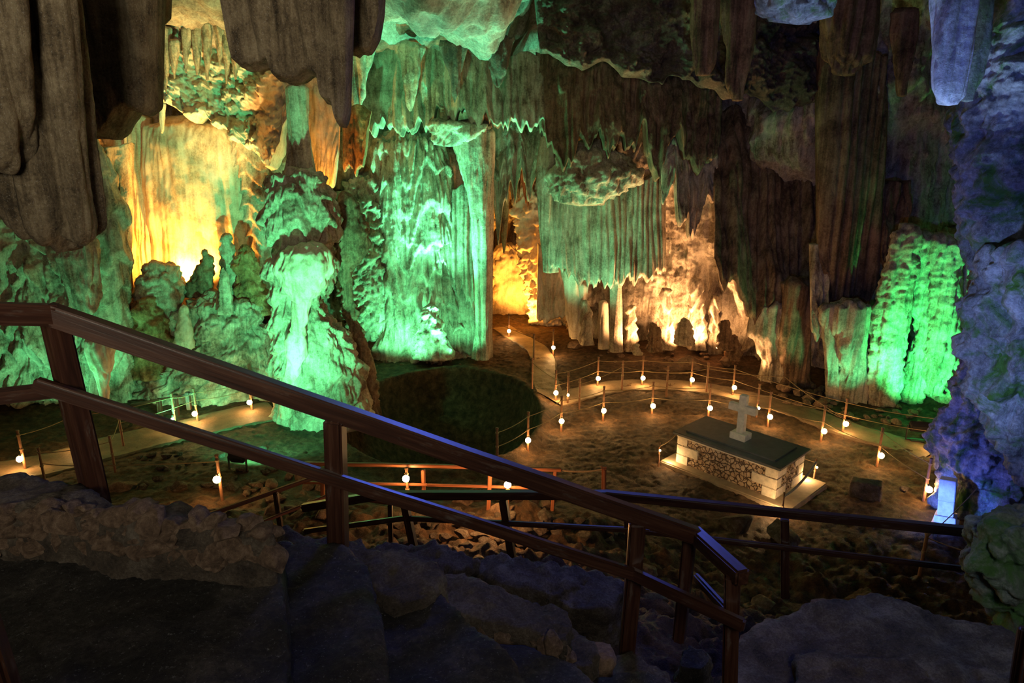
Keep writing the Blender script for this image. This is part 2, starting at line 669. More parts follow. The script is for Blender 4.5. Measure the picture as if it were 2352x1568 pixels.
shell('wall_back', [wxy(-60, 21), wxy(130, 22.3), wxy(300, 24.6), wxy(430, 26), wxy(560, 25.6), wxy(660, 25.2), wxy(780, 27.2), wxy(900, 28), wxy(1100, 28.3),
                    wxy(1118, 30.5), wxy(1140, 34), wxy(1220, 35), wxy(1290, 34), wxy(1300, 30.5), wxy(1325, 28.6), wxy(1480, 28.2), wxy(1640, 26.8),
                    wxy(1760, 25.2), wxy(1900, 23.8), wxy(2040, 22.8), wxy(2200, 22.6), wxy(2330, 21), wxy(2500, 17)],
      -.6, 13.4, [(0, 0), (.5, .4), (.8, 1.0), (1, 3.2)], wall_style, LIME, 'back wall of the cave', 1000, 380)
shell('wall_left', [(-19, 5), (-18.6, 12), (-17, 17), (-15.5, 20), (-14, 22)], -.5, 13.5, [(0, 0), (.6, .6), (1, 2.5)], wall_style, LIME, 'left wall of the cave', 260, 160)
shell('wall_right', [wxy(2440, 18), (17, 13), (12.5, 10.2), (9.5, 7.6), (7, 5.0), (6.4, 1.5)], -.5, 13.5, [(0, 0), (.6, -.2), (1, 1.5)], lambda P: rough(P, .5, .8) + lump(P, .8, .4), WET, 'right wall of the cave', 260, 200)


def build_ceiling():
    nu, nv = 420, 420
    x = np.linspace(-22, 20, nu)
    y = np.linspace(4.5, 31, nv)
    X, Yg = np.meshgrid(x, y)
    Z = np.interp(Yg, [4, 9.5, 15, 19, 23, 26, 31], [10.6, 10.9, 12.7, 12.2, 11.6, 10.9, 9.6])
    Z = Z + 1.6 * np.clip((X + .7) / 1.4, 0, 1) * np.clip((Yg - 12) / 4, 0, 1)
    P = np.stack([X, Yg, Z], 2).reshape(-1, 3)
    d = .9 * fbm(P * .3 + 7, 4) + .35 * billow(S(P, .9, .9, .9), 3) + .06 * fbm(P * 4, 3)
    P[:, 2] -= d * np.clip((P[:, 1] - 7) / 9, .35, 1)
    o = mesh_np('ceiling', P, grid_faces(nu, nv), CEIL, origin=(0, 0, 0))
    tag(o, 'pale uneven rock ceiling of the cave', 'ceiling', kind='structure')


build_ceiling()

# ------------------------------------------------------------------ hanging rock near the viewer (top left)
near_fl = lambda P: flute(P, 1.9, .16, .03)
pillar('stalactite', [(-190, -70, 140), (0, -45, 160), (200, -10, 178), (330, 0, 190), (450, -5, 206), (500, 20, 216), (530, 60, 220), (555, 110, 212), (572, 150, 190)],
       7, near_fl, NEAR, 'huge thick brown stalactite with a blunt rounded tip, at the left edge', 'stalactite', df=.7)
pillar('stalactite', [(-190, -170, 62), (0, -120, 52), (250, -90, 54), (340, -70, 48), (375, -50, 40), (388, -20, 20)],
       6.5, near_fl, NEAR, 'shorter stalactite in front of the huge blunt one, cut by the left edge', 'stalactite', df=.7)
curtain('drapery', [(120, -160), (352, -160)], [(172, 270), (188, 290), (205, 312), (230, 318), (262, 331), (284, 300), (300, 268), (330, 262), (356, 266)], 9, lambda P: flute(P, 1.6, .2, .03), NEAR,
        'dark brown stone drapery between the huge blunt stalactite and the glowing niche', 'drapery', back=0, T=1.0, ragged=.05)
curtain('drapery', [(335, -160), (392, -160)], [(342, 30), (358, 62), (374, 68), (388, 45)], 9.6, near_fl, NEAR,
        'small dark drapery tip at the top edge left of the pale alcove', 'drapery', back=0, T=.4, ragged=.05)
curtain('drapery', [(490, -160), (815, -160)], [(546, 40), (560, 150), (580, 166), (640, 158), (650, 190), (700, 195), (716, 182), (744, 190), (750, 235), (772, 248), (780, 290), (792, 292), (803, 250)], 9,
        lambda P: flute(P, 1.6, .18, .03), NEAR, 'wide dark brown drapery hanging right of the pale alcove', 'drapery', back=0, T=1.0, ragged=.04)
curtain('drapery', [(770, -160), (890, -160)], [(782, 100), (800, 122), (822, 128), (850, 124), (868, 100), (884, 30)], 10,
        near_fl, NEAR, 'narrow dark drapery at the top edge beside the pale teal ceiling', 'drapery', back=0, T=.7, ragged=.04)

# ------------------------------------------------------------------ glowing niche
pillar('flowstone', [(268, 350, 470), (290, 336, 530), (330, 333, 565), (420, 336, 590), (520, 345, 605), (620, 352, 620), (700, 380, 630)], 24, lambda P: smoothflow(P, 2.2, .12), PALE,
       'broad glowing flowstone apron in the orange niche', 'flowstone', df=.55)
curtain('drapery', [(287, 262), (345, 275)], [(305, 560), (318, 700), (338, 705), (352, 690)], 23.1, lambda P: flute(P, 2.2, .13, .04), PALE, 'jagged bright yellow drapery along the left of the glowing niche', 'drapery', T=.55, ragged=.3)
curtain('drapery', [(226, 316), (300, 285)], [(296, 470), (302, 520), (312, 600), (320, 640)], 23.3, lambda P: flute(P, 2.4, .13, .04), PALE, 'leaning torn drapery edge left of the niche, nearest the green wall', 'drapery', T=.4, ragged=.35)
pillar('flowstone', [(285, 520, 575), (330, 530, 605), (430, 545, 615), (540, 545, 618), (640, 540, 615), (700, 530, 610)], 23.6, lambda P: tier(P, .5, .14, 4), LIME,
       'knobbly ribbed flowstone right of the glowing apron', 'flowstone', df=.6)
curtain('drapery', [(335, 20), (665, 150)], [(345, 200), (365, 245), (420, 262), (470, 285), (520, 292), (545, 320), (590, 350), (625, 400), (650, 350), (668, 250)], 23.2, lambda P: rough(P, .8, .5) + lump(P, 1.6, .3), PALE,
        'pale lumpy overhang of rock above the glowing niche', 'rock overhang', T=1.6, ragged=.25, rk=2)
for i, (x, y0, y1, w, lb) in enumerate([
        (382, 90, 215, 12, 'leftmost thin green stalactite in the pale alcove'), (400, 120, 180, 16, 'short greenish stalactite second from left in the pale alcove'),
        (428, 90, 168, 12, 'short ochre stalactite third from left in the pale alcove'), (453, 80, 172, 15, 'green stalactite near the middle of the pale alcove'),
        (476, 80, 185, 16, 'green stalactite just right of the middle of the pale alcove'), (505, 50, 150, 26, 'thick green stalactite at the upper right of the pale alcove'),
        (520, 60, 192, 20, 'longest green stalactite in the pale alcove'), (542, 50, 182, 24, 'green stalactite at the right end of the pale alcove')]):
    pillar('stalactite', [(y0 - 30, x - w * .75, x + w * .75), (y0, x - w * .6, x + w * .6), ((y0 + y1) / 2, x - w * .38, x + w * .38), (y1 - 12, x - w * .15, x + w * .15), (y1, x - 1.5, x + 1.5)], 22.4,
           lambda P: flute(P, 5, .08), LIME, lb, 'stalactite', df=1.0)
pillar('stalactite', [(235, 366, 380), (270, 366, 378), (300, 370, 376), (306, 371, 374)], 22.2, lambda P: flute(P, 5, .03), PALE, 'thin pale stalactite dangling in front of the glowing niche', 'stalactite', df=1)
pillar('column', [(190, 655, 708), (300, 664, 708), (400, 655, 724), (430, 640, 730)], 20.2, lambda P: flute(P, 3.2, .10), LIME, 'slim green fluted column standing on the lumpy green tower', 'column', df=.8)

# green tower with lumps
TOWER = pillar('column', [(385, 668, 718), (405, 640, 732), (430, 612, 748), (480, 606, 766), (520, 610, 774), (548, 620, 770), (566, 640, 752), (590, 620, 764), (620, 618, 768), (650, 628, 756), (690, 632, 738), (730, 630, 745), (790, 630, 800), (850, 632, 828), (920, 636, 842), (968, 640, 852)],
               19.5, lambda P: tier(P, .75, .24, 4.2) + .4 * lump(P, 1.5, .25), LIME, 'tall green lumpy tower of flowstone left of the dark hollow', 'column', df=.75)
for rws in ([(556, 690, 725), (575, 648, 756), (620, 630, 764), (660, 655, 738), (690, 668, 715)], [(650, 668, 715), (720, 668, 706), (770, 672, 700)], [(755, 675, 690), (780, 655, 702), (810, 655, 704), (840, 660, 695), (880, 650, 680), (960, 642, 668)]):
    pillar('flowstone_bulge', rws, 18.55, lambda P: smoothflow(P, 4, .10) + lump(P, 1.5, .08), PALE, None, None, df=.7, parent=TOWER)
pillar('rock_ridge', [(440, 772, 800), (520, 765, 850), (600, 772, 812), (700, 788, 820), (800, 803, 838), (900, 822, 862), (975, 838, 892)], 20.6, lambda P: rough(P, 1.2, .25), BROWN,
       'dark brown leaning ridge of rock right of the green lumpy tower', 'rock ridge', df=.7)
curtain('drapery', [(698, 175), (782, 190)], [(700, 390), (716, 420), (738, 462), (755, 455), (768, 430), (778, 330)], 22, lambda P: flute(P, 2.4, .13, .03), PALE, 'bright orange drapery right of the slim green column', 'drapery', T=.6, ragged=.2)
curtain('drapery', [(784, 240), (852, 250)], [(786, 380), (800, 410), (815, 402), (830, 385), (846, 310)], 22.2, lambda P: flute(P, 2.6, .13, .03), RUST, 'short rust-orange drapery beside the bright orange one', 'drapery', T=.6, ragged=.3)

# mounds and stalagmites in front of the niche
pillar('boulder', [(598, 350, 362), (612, 330, 395), (640, 325, 418), (680, 335, 420), (720, 350, 410), (790, 360, 400)], 21.5, lambda P: lump(P, 1.3, .3), LIME, 'jagged green boulder below the left of the glowing niche', 'boulder', df=.8)
pillar('stalagmite', [(572, 466, 474), (600, 462, 488), (640, 440, 490), (660, 430, 485), (680, 430, 480)], 21.8, lambda P: lump(P, 2, .15), BROWN, 'dark hooked stalagmite silhouetted against the glowing niche', 'stalagmite', df=.8)
pillar('stalagmite', [(536, 508, 528), (570, 505, 534), (620, 508, 545), (700, 500, 560)], 22, lambda P: lump(P, 2, .15), LIME, 'tall greenish stalagmite right of the dark hooked one', 'stalagmite', df=.8)
pillar('stalagmite', [(560, 556, 572), (590, 545, 585), (640, 548, 600), (720, 540, 625)], 21.8, lambda P: lump(P, 2, .2), RUST, 'rusty stump below the right side of the glowing niche', 'stalagmite', df=.8)
pillar('stalagmite', [(614, 509, 516), (640, 506, 525), (680, 505, 532), (720, 500, 536)], 20.9, lambda P: lump(P, 3, .08), LIME, 'slim green stalagmite on the mound below the niche', 'stalagmite', df=.8)
pillar('stalagmite', [(700, 414, 428), (720, 412, 432), (760, 405, 440), (800, 400, 445)], 20.2, lambda P: lump(P, 3, .06), PALE, 'small smooth pale stalagmite at the left top of the green mound', 'stalagmite', df=.9)
pillar('mound', [(672, 470, 530), (690, 440, 560), (720, 420, 590), (780, 415, 615), (850, 330, 632), (905, 290, 640)], 21.6, lambda P: lump(P, .9, .45) + tier(P, .8, .15), LIME, 'broad dark green mound of rock left of the lumpy tower', 'rock mound', df=.5, Yb=21.4)
pillar('mound', [(680, 320, 345), (710, 292, 370), (760, 285, 385), (820, 285, 400), (860, 280, 400)], 21, lambda P: lump(P, 1.2, .3), RUST, 'reddish brown mound glowing at the left foot of the niche', 'rock mound', df=.7)
# left green wall in tiers
curtain('drapery', [(-80, 380), (300, 330)], [(-60, 900), (60, 930), (150, 920), (230, 900), (292, 830)], 19.6, lambda P: tier(P, 1.2, .42, 2.6) + rough(P, .8, .25), LIME, 'dark green tiered rock wall behind the left end of the handrail', 'flowstone', T=1.6, ragged=.3, Yb=18.9, Y2=21)
pillar('column', [(310, 196, 232), (400, 205, 255), (480, 212, 285), (600, 216, 290), (700, 215, 288), (800, 228, 296), (900, 240, 300), (950, 230, 310)], 20.3, lambda P: tier(P, 1.0, .2, 3), LIME, 'dark green rock column left of the glowing niche', 'column', df=.9)
pillar('flowstone', [(772, 205, 262), (800, 200, 266), (830, 212, 262), (870, 228, 250), (920, 236, 246)], 18.2, lambda P: flute(P, 4, .12), PALE, 'small fringed green flowstone below the left handrail', 'flowstone', df=.7)
pillar('flowstone', [(545, 140, 220), (590, 130, 222), (640, 150, 222), (680, 165, 215), (720, 175, 210)], 18.6, lambda P: flute(P, 3.5, .18), LIME, 'green fringed shelf under the huge blunt stalactite', 'flowstone', df=.6)

# ------------------------------------------------------------------ middle: green curtain wall
curtain('drapery', [(775, 95), (1265, 130)], [(785, 200), (805, 240), (830, 275), (850, 305), (905, 296), (960, 312), (1000, 288), (1040, 282), (1100, 292), (1210, 290), (1262, 310)], 24.8,
        lambda P: .7 * flute(P, 1.2, .4, .03) + pipes(P, 9, .17, 1.4), LIME, 'wide upper tier of green drapery under the pale teal ceiling', 'drapery', T=1.5, ragged=.45, rk=1.8)
for x0, x1, y0, y1, Y, lb in [(800, 850, 120, 262, 23.8, 'ragged green drapery hanging at the left of the upper tier'), (925, 965, 130, 255, 23.8, 'greenish hanging tongue left of the pale ceiling patch'),
                              (1025, 1065, 125, 235, 23.7, 'dark hanging tongue below the pale teal ceiling patch'), (1118, 1172, 112, 200, 23.6, 'dark knob of rock with a drip below the pale ceiling patch')]:
    xm = (x0 + x1) / 2
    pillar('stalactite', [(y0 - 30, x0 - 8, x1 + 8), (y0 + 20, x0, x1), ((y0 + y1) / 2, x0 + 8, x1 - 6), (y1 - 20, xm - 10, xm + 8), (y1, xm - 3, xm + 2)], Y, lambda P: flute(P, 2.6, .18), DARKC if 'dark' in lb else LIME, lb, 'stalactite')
pillar('column', [(300, 868, 1000), (345, 860, 1015), (420, 862, 1030), (520, 868, 1040), (640, 870, 1050), (740, 850, 1070), (825, 830, 1100)], 26.5, lambda P: tier(P, 1.25, .28, 4.0) + pipes(P, 13, .13, 1.5) + .5 * flute(P, 1.2, .3), LIME,
       'massive bright green fringed column in the middle of the cave', 'column', df=.6)
pillar('column', [(405, 800, 860), (470, 780, 880), (560, 776, 890), (680, 786, 905), (770, 806, 905), (835, 830, 920)], 26.2, lambda P: lump(P, 2.2, .38), LIME, 'dark green cauliflower-rough rock left of the massive green column', 'rock column', df=.7)
pillar('column', [(278, 1046, 1134), (340, 1048, 1135), (430, 1072, 1133), (520, 1084, 1131), (640, 1092, 1128), (760, 1094, 1126), (820, 1086, 1128)], 25.0, lambda P: flute(P, 3.0, .13, .02), LIME,
       'tall straight fluted pillar beside the orange passage', 'column', df=1.3)
curtain('drapery', [(1000, 420), (1088, 430)], [(1000, 600), (1030, 650), (1060, 690), (1092, 700)], 25.6, lambda P: pipes(P, 16, .14), LIME, 'bright green ribbed drapery left of the straight pillar', 'drapery', T=.5, ragged=.5)
curtain('drapery', [(1010, 640), (1096, 650)], [(1005, 800), (1040, 810), (1070, 815), (1098, 815)], 25.5, lambda P: pipes(P, 16, .14), LIME, 'bright green ribs at the foot of the straight pillar', 'drapery', T=.6, ragged=.1)
pillar('boulder', [(700, 985, 998), (730, 965, 1010), (780, 955, 1025), (818, 950, 1045)], 24.9, lambda P: lump(P, 2, .2), LIME, 'blue-green boulder leaning at the foot of the massive green column', 'boulder')
pillar('ledge', [(276, 990, 1075), (286, 975, 1130), (305, 985, 1125), (330, 1005, 1060)], 24.6, lambda P: rough(P, 1.5, .2), LIME, 'dark green ledge across the top of the straight pillar', 'rock ledge', df=.6)

# orange passage
curtain('drapery', [(1126, 280), (1262, 285)], [(1128, 430), (1145, 560), (1158, 480), (1170, 430), (1182, 470), (1200, 395), (1216, 475), (1232, 400), (1262, 430)], 27.4, lambda P: flute(P, 2.6, .2, .03), LIME, 'greenish ribbed drapery over the mouth of the orange passage', 'drapery', T=.6, ragged=.5, rk=2.5)
curtain('drapery', [(1160, 290), (1232, 290)], [(1162, 400), (1180, 470), (1196, 440), (1212, 480), (1228, 420)], 28.6, lambda P: flute(P, 3, .16, .03), RUST, 'rust-brown drapery hanging deep inside the orange passage', 'drapery', T=.4, ragged=.5)
pillar('stalactite', [(400, 1146, 1168), (460, 1148, 1168), (540, 1150, 1164), (572, 1154, 1160), (580, 1156, 1158)], 28, lambda P: flute(P, 3, .06), RUST, 'long orange stalactite in the passage mouth', 'stalactite')
pillar('flowstone', [(420, 1190, 1235), (480, 1180, 1250), (560, 1195, 1262), (640, 1205, 1268), (700, 1216, 1275), (756, 1222, 1290)], 31, lambda P: lump(P, 1.8, .4), PALE, 'blazing orange lumpy flowstone inside the passage', 'flowstone', df=.8)
pillar('mound', [(560, 1140, 1180), (620, 1125, 1215), (690, 1118, 1225), (745, 1110, 1232)], 33, lambda P: lump(P, .8, .3), PALE, 'smooth orange slope at the back of the passage', 'rock mound', df=.5)
curtain('drapery', [(1235, 560), (1320, 590)], [(1232, 730), (1250, 742), (1280, 735), (1318, 720)], 28.4, lambda P: flute(P, 2.8, .2, .03), PALE, 'yellow glowing ribs at the right foot of the orange passage', 'drapery', T=.6, ragged=.1)

# green-beige ribbed curtain
curtain('drapery', [(1240, 415), (1530, 405)], [(1256, 606), (1275, 615), (1300, 632), (1330, 650), (1380, 655), (1430, 655), (1490, 640), (1530, 620)], 25.8, lambda P: pipes(P, 14, .17), LIME, 'wide green and beige organ-pipe drapery right of the orange passage', 'drapery', T=.9, ragged=.3, rk=3.2)
pillar('ledge', [(330, 1310, 1380), (360, 1285, 1440), (400, 1262, 1470), (440, 1258, 1440), (460, 1280, 1380)], 25.2, lambda P: lump(P, 1.1, .35), LIME, 'smooth rippled green hood above the organ-pipe drapery', 'rock hood', df=.5)
pillar('column', [(300, 1246, 1300), (380, 1240, 1300), (450, 1242, 1268), (560, 1246, 1270), (625, 1250, 1275)], 25.9, lambda P: flute(P, 2.6, .18), LIME, 'narrow green rib at the right edge of the orange passage', 'column', df=.8)
pillar('column', [(640, 1402, 1428), (700, 1402, 1428), (760, 1402, 1428), (806, 1400, 1430)], 25.7, lambda P: flute(P, 3, .08), LIME, 'slim beige column below the organ-pipe drapery', 'column', df=.9)
for rws, lb in [([(615, 1290, 1325), (680, 1298, 1335), (775, 1310, 1345)], 'stubby orange-lit column right of the passage'), ([(650, 1330, 1352), (720, 1325, 1345), (778, 1322, 1350)], 'thin orange-lit column under the left ribs of the organ-pipe drapery'),
                ([(690, 1378, 1396), (740, 1374, 1398), (800, 1375, 1400)], 'broken peach stump left of the slim beige column')]:
    pillar('column', rws, 26.6, lambda P: flute(P, 2.6, .12), PALE, lb, 'column')
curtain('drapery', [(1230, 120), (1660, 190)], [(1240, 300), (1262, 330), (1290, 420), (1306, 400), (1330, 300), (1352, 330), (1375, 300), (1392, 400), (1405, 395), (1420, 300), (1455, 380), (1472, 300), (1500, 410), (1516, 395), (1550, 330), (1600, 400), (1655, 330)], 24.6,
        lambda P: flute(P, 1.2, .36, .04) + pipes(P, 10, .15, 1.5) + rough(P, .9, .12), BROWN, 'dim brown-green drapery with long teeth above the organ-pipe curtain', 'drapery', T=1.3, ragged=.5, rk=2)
curtain('drapery', [(1515, 320), (1660, 330)], [(1518, 440), (1530, 480), (1545, 410), (1560, 560), (1575, 500), (1588, 580), (1600, 560), (1618, 490), (1640, 540), (1656, 470)], 24.6, lambda P: flute(P, 2.2, .26, .04), LIME, 'pale ragged drapery between the organ pipes and the dark brown curtain', 'drapery', T=.7, ragged=.8, rk=2.4)
for rws, lb in [([(740, 1494, 1504), (770, 1490, 1508), (806, 1486, 1512)], 'dark stubby stalagmite in front of the peach wall, left one'), ([(750, 1505, 1513), (780, 1502, 1518), (806, 1500, 1522)], 'dark stubby stalagmite in front of the peach wall, right one'),
                ([(790, 1460, 1466), (800, 1457, 1470), (815, 1455, 1472)], 'small pale stalagmite on the brown floor left of the stubby ones'), ([(735, 1655, 1672), (770, 1650, 1680), (800, 1645, 1690)], 'peach stalagmite by the dark brown curtain'),
                ([(730, 1562, 1580), (760, 1555, 1590), (790, 1550, 1595)], 'low knobbly stalagmite below the middle of the peach wall'), ([(770, 1672, 1694), (800, 1668, 1700), (825, 1668, 1705)], 'dark burrow-shaped stump at the foot of the brown curtain')]:
    pillar('stalagmite', rws, 24.6, lambda P: lump(P, 3, .12), LIME if 'dark' not in lb else BROWN, lb, 'stalagmite')
for k, (x, y0, y1, w) in enumerate([(1345, 690, 790, 30), (1450, 700, 805, 26), (1530, 660, 800, 34), (1600, 640, 800, 40), (1640, 680, 815, 30)]):
    pillar('column', [(y0, x - w * .3, x + w * .3), ((y0 + y1) / 2, x - w * .4, x + w * .45), (y1, x - w * .55, x + w * .55)], 26.2, lambda P: tier(P, .6, .15, 4), LIME,
           ('short', 'narrow', 'knobbly', 'thick', 'crooked')[k] + ' peach-lit column on the peach wall, ' + ('nearest the orange passage', 'second from the orange passage', 'in its middle', 'second from the dark curtain', 'next to the dark curtain')[k], 'column')

# dark brown curtain
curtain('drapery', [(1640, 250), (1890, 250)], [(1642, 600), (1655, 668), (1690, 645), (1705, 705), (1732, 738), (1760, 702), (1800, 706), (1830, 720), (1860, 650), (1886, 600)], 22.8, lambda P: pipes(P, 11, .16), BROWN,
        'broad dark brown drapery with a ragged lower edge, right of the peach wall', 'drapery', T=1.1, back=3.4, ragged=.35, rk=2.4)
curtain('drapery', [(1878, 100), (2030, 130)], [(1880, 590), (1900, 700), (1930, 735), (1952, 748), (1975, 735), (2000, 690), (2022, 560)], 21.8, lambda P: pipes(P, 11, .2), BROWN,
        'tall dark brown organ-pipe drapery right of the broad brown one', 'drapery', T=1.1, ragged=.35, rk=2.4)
curtain('drapery', [(2020, 420), (2090, 420)], [(2024, 600), (2040, 680), (2060, 640), (2085, 560)], 21.4, lambda P: flute(P, 2.3, .24, .02), BROWN, 'dim green-brown drapery left of the bright green column group', 'drapery', T=.6, ragged=.3)
pillar('column', [(690, 1740, 1830), (760, 1720, 1830), (830, 1752, 1815), (885, 1738, 1790)], 22.9, lambda P: flute(P, 2.4, .2, .04), LIME, 'peach-lit stump of drapery under the broad brown drapery', 'column', df=.7)
pillar('column', [(640, 1800, 1870), (760, 1800, 1860), (870, 1805, 1850), (900, 1790, 1860)], 22.4, lambda P: flute(P, 2.4, .2, .04), BROWN, 'dark column behind the rubble at the foot of the brown drapery', 'column', df=.7)
curtain('drapery', [(1860, 560), (1905, 560)], [(1862, 760), (1872, 800), (1885, 790), (1902, 700)], 21.3, lambda P: flute(P, 3, .12, .03), LIME, 'narrow green-lit drapery hanging off the brown organ pipes', 'drapery', T=.4, ragged=.3)
pillar('column', [(700, 1885, 1925), (760, 1895, 1928), (850, 1898, 1925), (940, 1895, 1930)], 21.1, lambda P: flute(P, 3, .16, .04), LIME, 'thin leaning green column at the left of the green group', 'column')
pillar('column', [(690, 1920, 2000), (760, 1915, 1995), (800, 1930, 1992), (880, 1940, 1990), (945, 1935, 1985)], 20.9, lambda P: flute(P, 2.6, .24, .04), LIME, 'ragged half-lit column second in the green group', 'column', df=.7)
for rws, lb, Y in [([(515, 2055, 2105), (660, 2020, 2085), (780, 2005, 2080), (880, 1992, 2062), (945, 2000, 2045)], 'bright yellow-green slanting column in the green group', 20.6),
                   ([(530, 2085, 2150), (640, 2090, 2140), (780, 2100, 2140), (880, 2075, 2125), (940, 2065, 2105)], 'slender slanting green column in the middle of the green group', 20.7),
                   ([(540, 2130, 2215), (640, 2140, 2200), (760, 2130, 2200), (840, 2118, 2190), (905, 2125, 2160)], 'pale green hanging lobe of the green group', 20.4),
                   ([(545, 2195, 2262), (700, 2180, 2242), (800, 2175, 2230), (890, 2150, 2215), (942, 2135, 2205)], 'right-hand bright green column of the green group', 20.8)]:
    pillar('column', rws, Y, lambda P: pipes(P, 13, .13) + lump(P, 2.2, .12), LIME, lb, 'column', df=.8)
curtain('drapery', [(2070, 505), (2262, 525)], [(2052, 680), (2075, 740), (2100, 700), (2140, 760), (2180, 740), (2220, 760), (2256, 640)], 21.9, lambda P: tier(P, .6, .3, 3) + flute(P, 2.2, .2), LIME, 'bright green fringed canopy of the green group', 'drapery', T=.9, ragged=.4)
pillar('stalactite', [(250, 2240, 2330), (420, 2230, 2300), (540, 2225, 2275), (620, 2232, 2272), (690, 2222, 2262), (760, 2215, 2240), (775, 2220, 2230)], 15.5, lambda P: rough(P, 2, .12), BROWN, 'dark brown hanging tongue between the green group and the blue rock', 'stalactite', df=.7)

# upper right: dim hanging rock under the ceiling
for rws, lb, Y in [([(-60, 1585, 1645), (60, 1590, 1640), (140, 1596, 1634), (172, 1606, 1624)], 'olive-brown stalactite at the top edge above the peach wall', 20),
                   ([(-60, 1655, 1735), (80, 1665, 1728), (170, 1672, 1716), (230, 1690, 1708)], 'grey-brown stalactite at the top right of the olive one', 20.5),
                   ([(-60, 1890, 2010), (60, 1895, 2008), (130, 1900, 2000), (170, 1920, 1960)], 'dark brown cluster of fused stalactites at the top edge', 20.5),
                   ([(20, 2050, 2095), (120, 2055, 2090), (220, 2065, 2085)], 'thin dark stalactite right of the fused cluster', 20)]:
    pillar('stalactite', rws, Y, lambda P: flute(P, 2.2, .2, .03), BROWN, lb, 'stalactite')
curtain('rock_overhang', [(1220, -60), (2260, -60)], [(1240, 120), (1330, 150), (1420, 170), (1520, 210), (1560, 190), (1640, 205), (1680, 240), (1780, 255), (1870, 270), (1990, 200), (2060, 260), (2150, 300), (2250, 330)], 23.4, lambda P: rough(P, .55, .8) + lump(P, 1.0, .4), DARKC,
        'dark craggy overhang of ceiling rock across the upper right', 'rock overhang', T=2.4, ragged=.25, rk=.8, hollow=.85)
pillar('boulder', [(-170, 1725, 1910), (0, 1735, 1905), (25, 1745, 1900), (42, 1775, 1890)], 9.5, lambda P: lump(P, 2, .15), WET, 'blue-lit boulder hanging at the top edge', 'boulder', df=.8)

# ------------------------------------------------------------------ right side rock
pillar('stalactite', [(-160, 2136, 2246), (0, 2146, 2238), (120, 2144, 2226), (200, 2142, 2214), (226, 2148, 2208), (238, 2164, 2196)], 8, lambda P: flute(P, 4, .06, .04), PALESTAL, 'bright blue-white stalactite at the top right', 'stalactite', df=.8)
pillar('stalactite', [(-160, 2215, 2290), (0, 2210, 2275), (100, 2208, 2265), (180, 2200, 2250), (232, 2205, 2230)], 8.5, lambda P: flute(P, 4, .06, .04), MOSSY, 'dark mossy stalactite just behind the blue-white one', 'stalactite', df=.8)
pillar('rock_column', [(-160, 2250, 2700), (60, 2268, 2700), (160, 2255, 2700), (230, 2238, 2700), (300, 2236, 2700), (420, 2242, 2680), (520, 2246, 2660), (580, 2262, 2640), (640, 2285, 2600)], 9.6, lambda P: rough(P, .55, .3) + lump(P, .6, .3) + flute(P, .9, .2, .2), WET,
       'dark blue craggy rock mass down the upper right edge', 'rock column', df=.6)
pillar('rock_column', [(560, 2300, 2620), (620, 2280, 2620), (700, 2262, 2620), (800, 2244, 2600), (860, 2256, 2600), (930, 2272, 2600), (1000, 2290, 2580), (1070, 2315, 2540), (1090, 2340, 2500)], 8.8, lambda P: lump(P, .8, .4) + flute(P, 1.1, .2, .25), WET,
       'pale blue bulging flowstone on the right edge below the dark mass', 'rock column', df=.6)
pillar('rock_column', [(720, 2250, 2500), (860, 2222, 2500), (950, 2196, 2500), (1050, 2166, 2480), (1120, 2158, 2470), (1195, 2168, 2470), (1240, 2160, 2480)], 14.2, lambda P: rough(P, .9, .35) + flute(P, 2, .2), WET,
       'dark violet-blue rock foot behind the white stepped monument', 'rock column', df=.6, Yb=13.9)
pillar('boulder', [(1180, 2300, 2460), (1200, 2268, 2500), (1240, 2238, 2520), (1285, 2226, 2520), (1330, 2240, 2520), (1380, 2278, 2520), (1420, 2298, 2520), (1470, 2308, 2500), (1540, 2318, 2480), (1600, 2330, 2470)], 5.2, lambda P: lump(P, 2.4, .16), MOSSY,
       'big green mossy boulder at the lower right edge', 'boulder', df=.6)

# ------------------------------------------------------------------ rocks: shared boulder shapes
def rock_mesh(name, seed, mat, sub=4, sx=1, sy=1, sz=.75, facets=16, amp=.035):
    r = np.random.default_rng(seed)
    bm = bmesh.new()
    bmesh.ops.create_icosphere(bm, subdivisions=sub, radius=1)
    me = bpy.data.meshes.new(name)
    bm.to_mesh(me)
    bm.free()
    V = np.zeros(len(me.vertices) * 3, np.float32)
    me.vertices.foreach_get('co', V)
    V = V.reshape(-1, 3).astype(float)
    for k in range(facets):
        n = r.normal(size=3)
        n /= np.linalg.norm(n)
        dlim = r.uniform(.48, .82)
        ex = np.clip(V @ n - dlim, 0, None)
        V = V - ex[:, None] * n[None] * .93
    nn = V / np.linalg.norm(V, axis=1)[:, None]
    V = V + nn * (amp * fbm(V * 2 + seed, 4) + amp * .5 * fbm(V * 7 + seed, 3))[:, None]
    V = V * np.array([sx, sy, sz])
    V[:, 2] -= V[:, 2].min()
    me.vertices.foreach_set('co', V.astype(np.float32).ravel())
    for p in me.polygons:
        p.use_smooth = True
    me.materials.append(mat)
    me.update()
    me.set_sharp_from_angle(angle=math.radians(28))
    return me


RM = [rock_mesh('stone', 11 + i, RUBBLE, 4, 1, .75, .6) for i in range(6)]
KM = [rock_mesh('kerb_stone', 41 + i, KERB, 4, 1, .8, .55) for i in range(5)]


def stone(p, s, i, label, cat='stone', group=None, rot=None, name='stone', pool=RM, sink=.25, tilt=.3):
    o = bpy.data.objects.new(name, pool[i % len(pool)])
    COL.objects.link(o)
    o.location = Vector(p) - Vector((0, 0, sink * s * .6))
    o.scale = (s, s, s)
    o.rotation_euler = (random.uniform(-tilt, tilt), random.uniform(-tilt, tilt), random.uniform(0, 6.28) if rot is None else rot)
    return tag(o, label, cat, group)


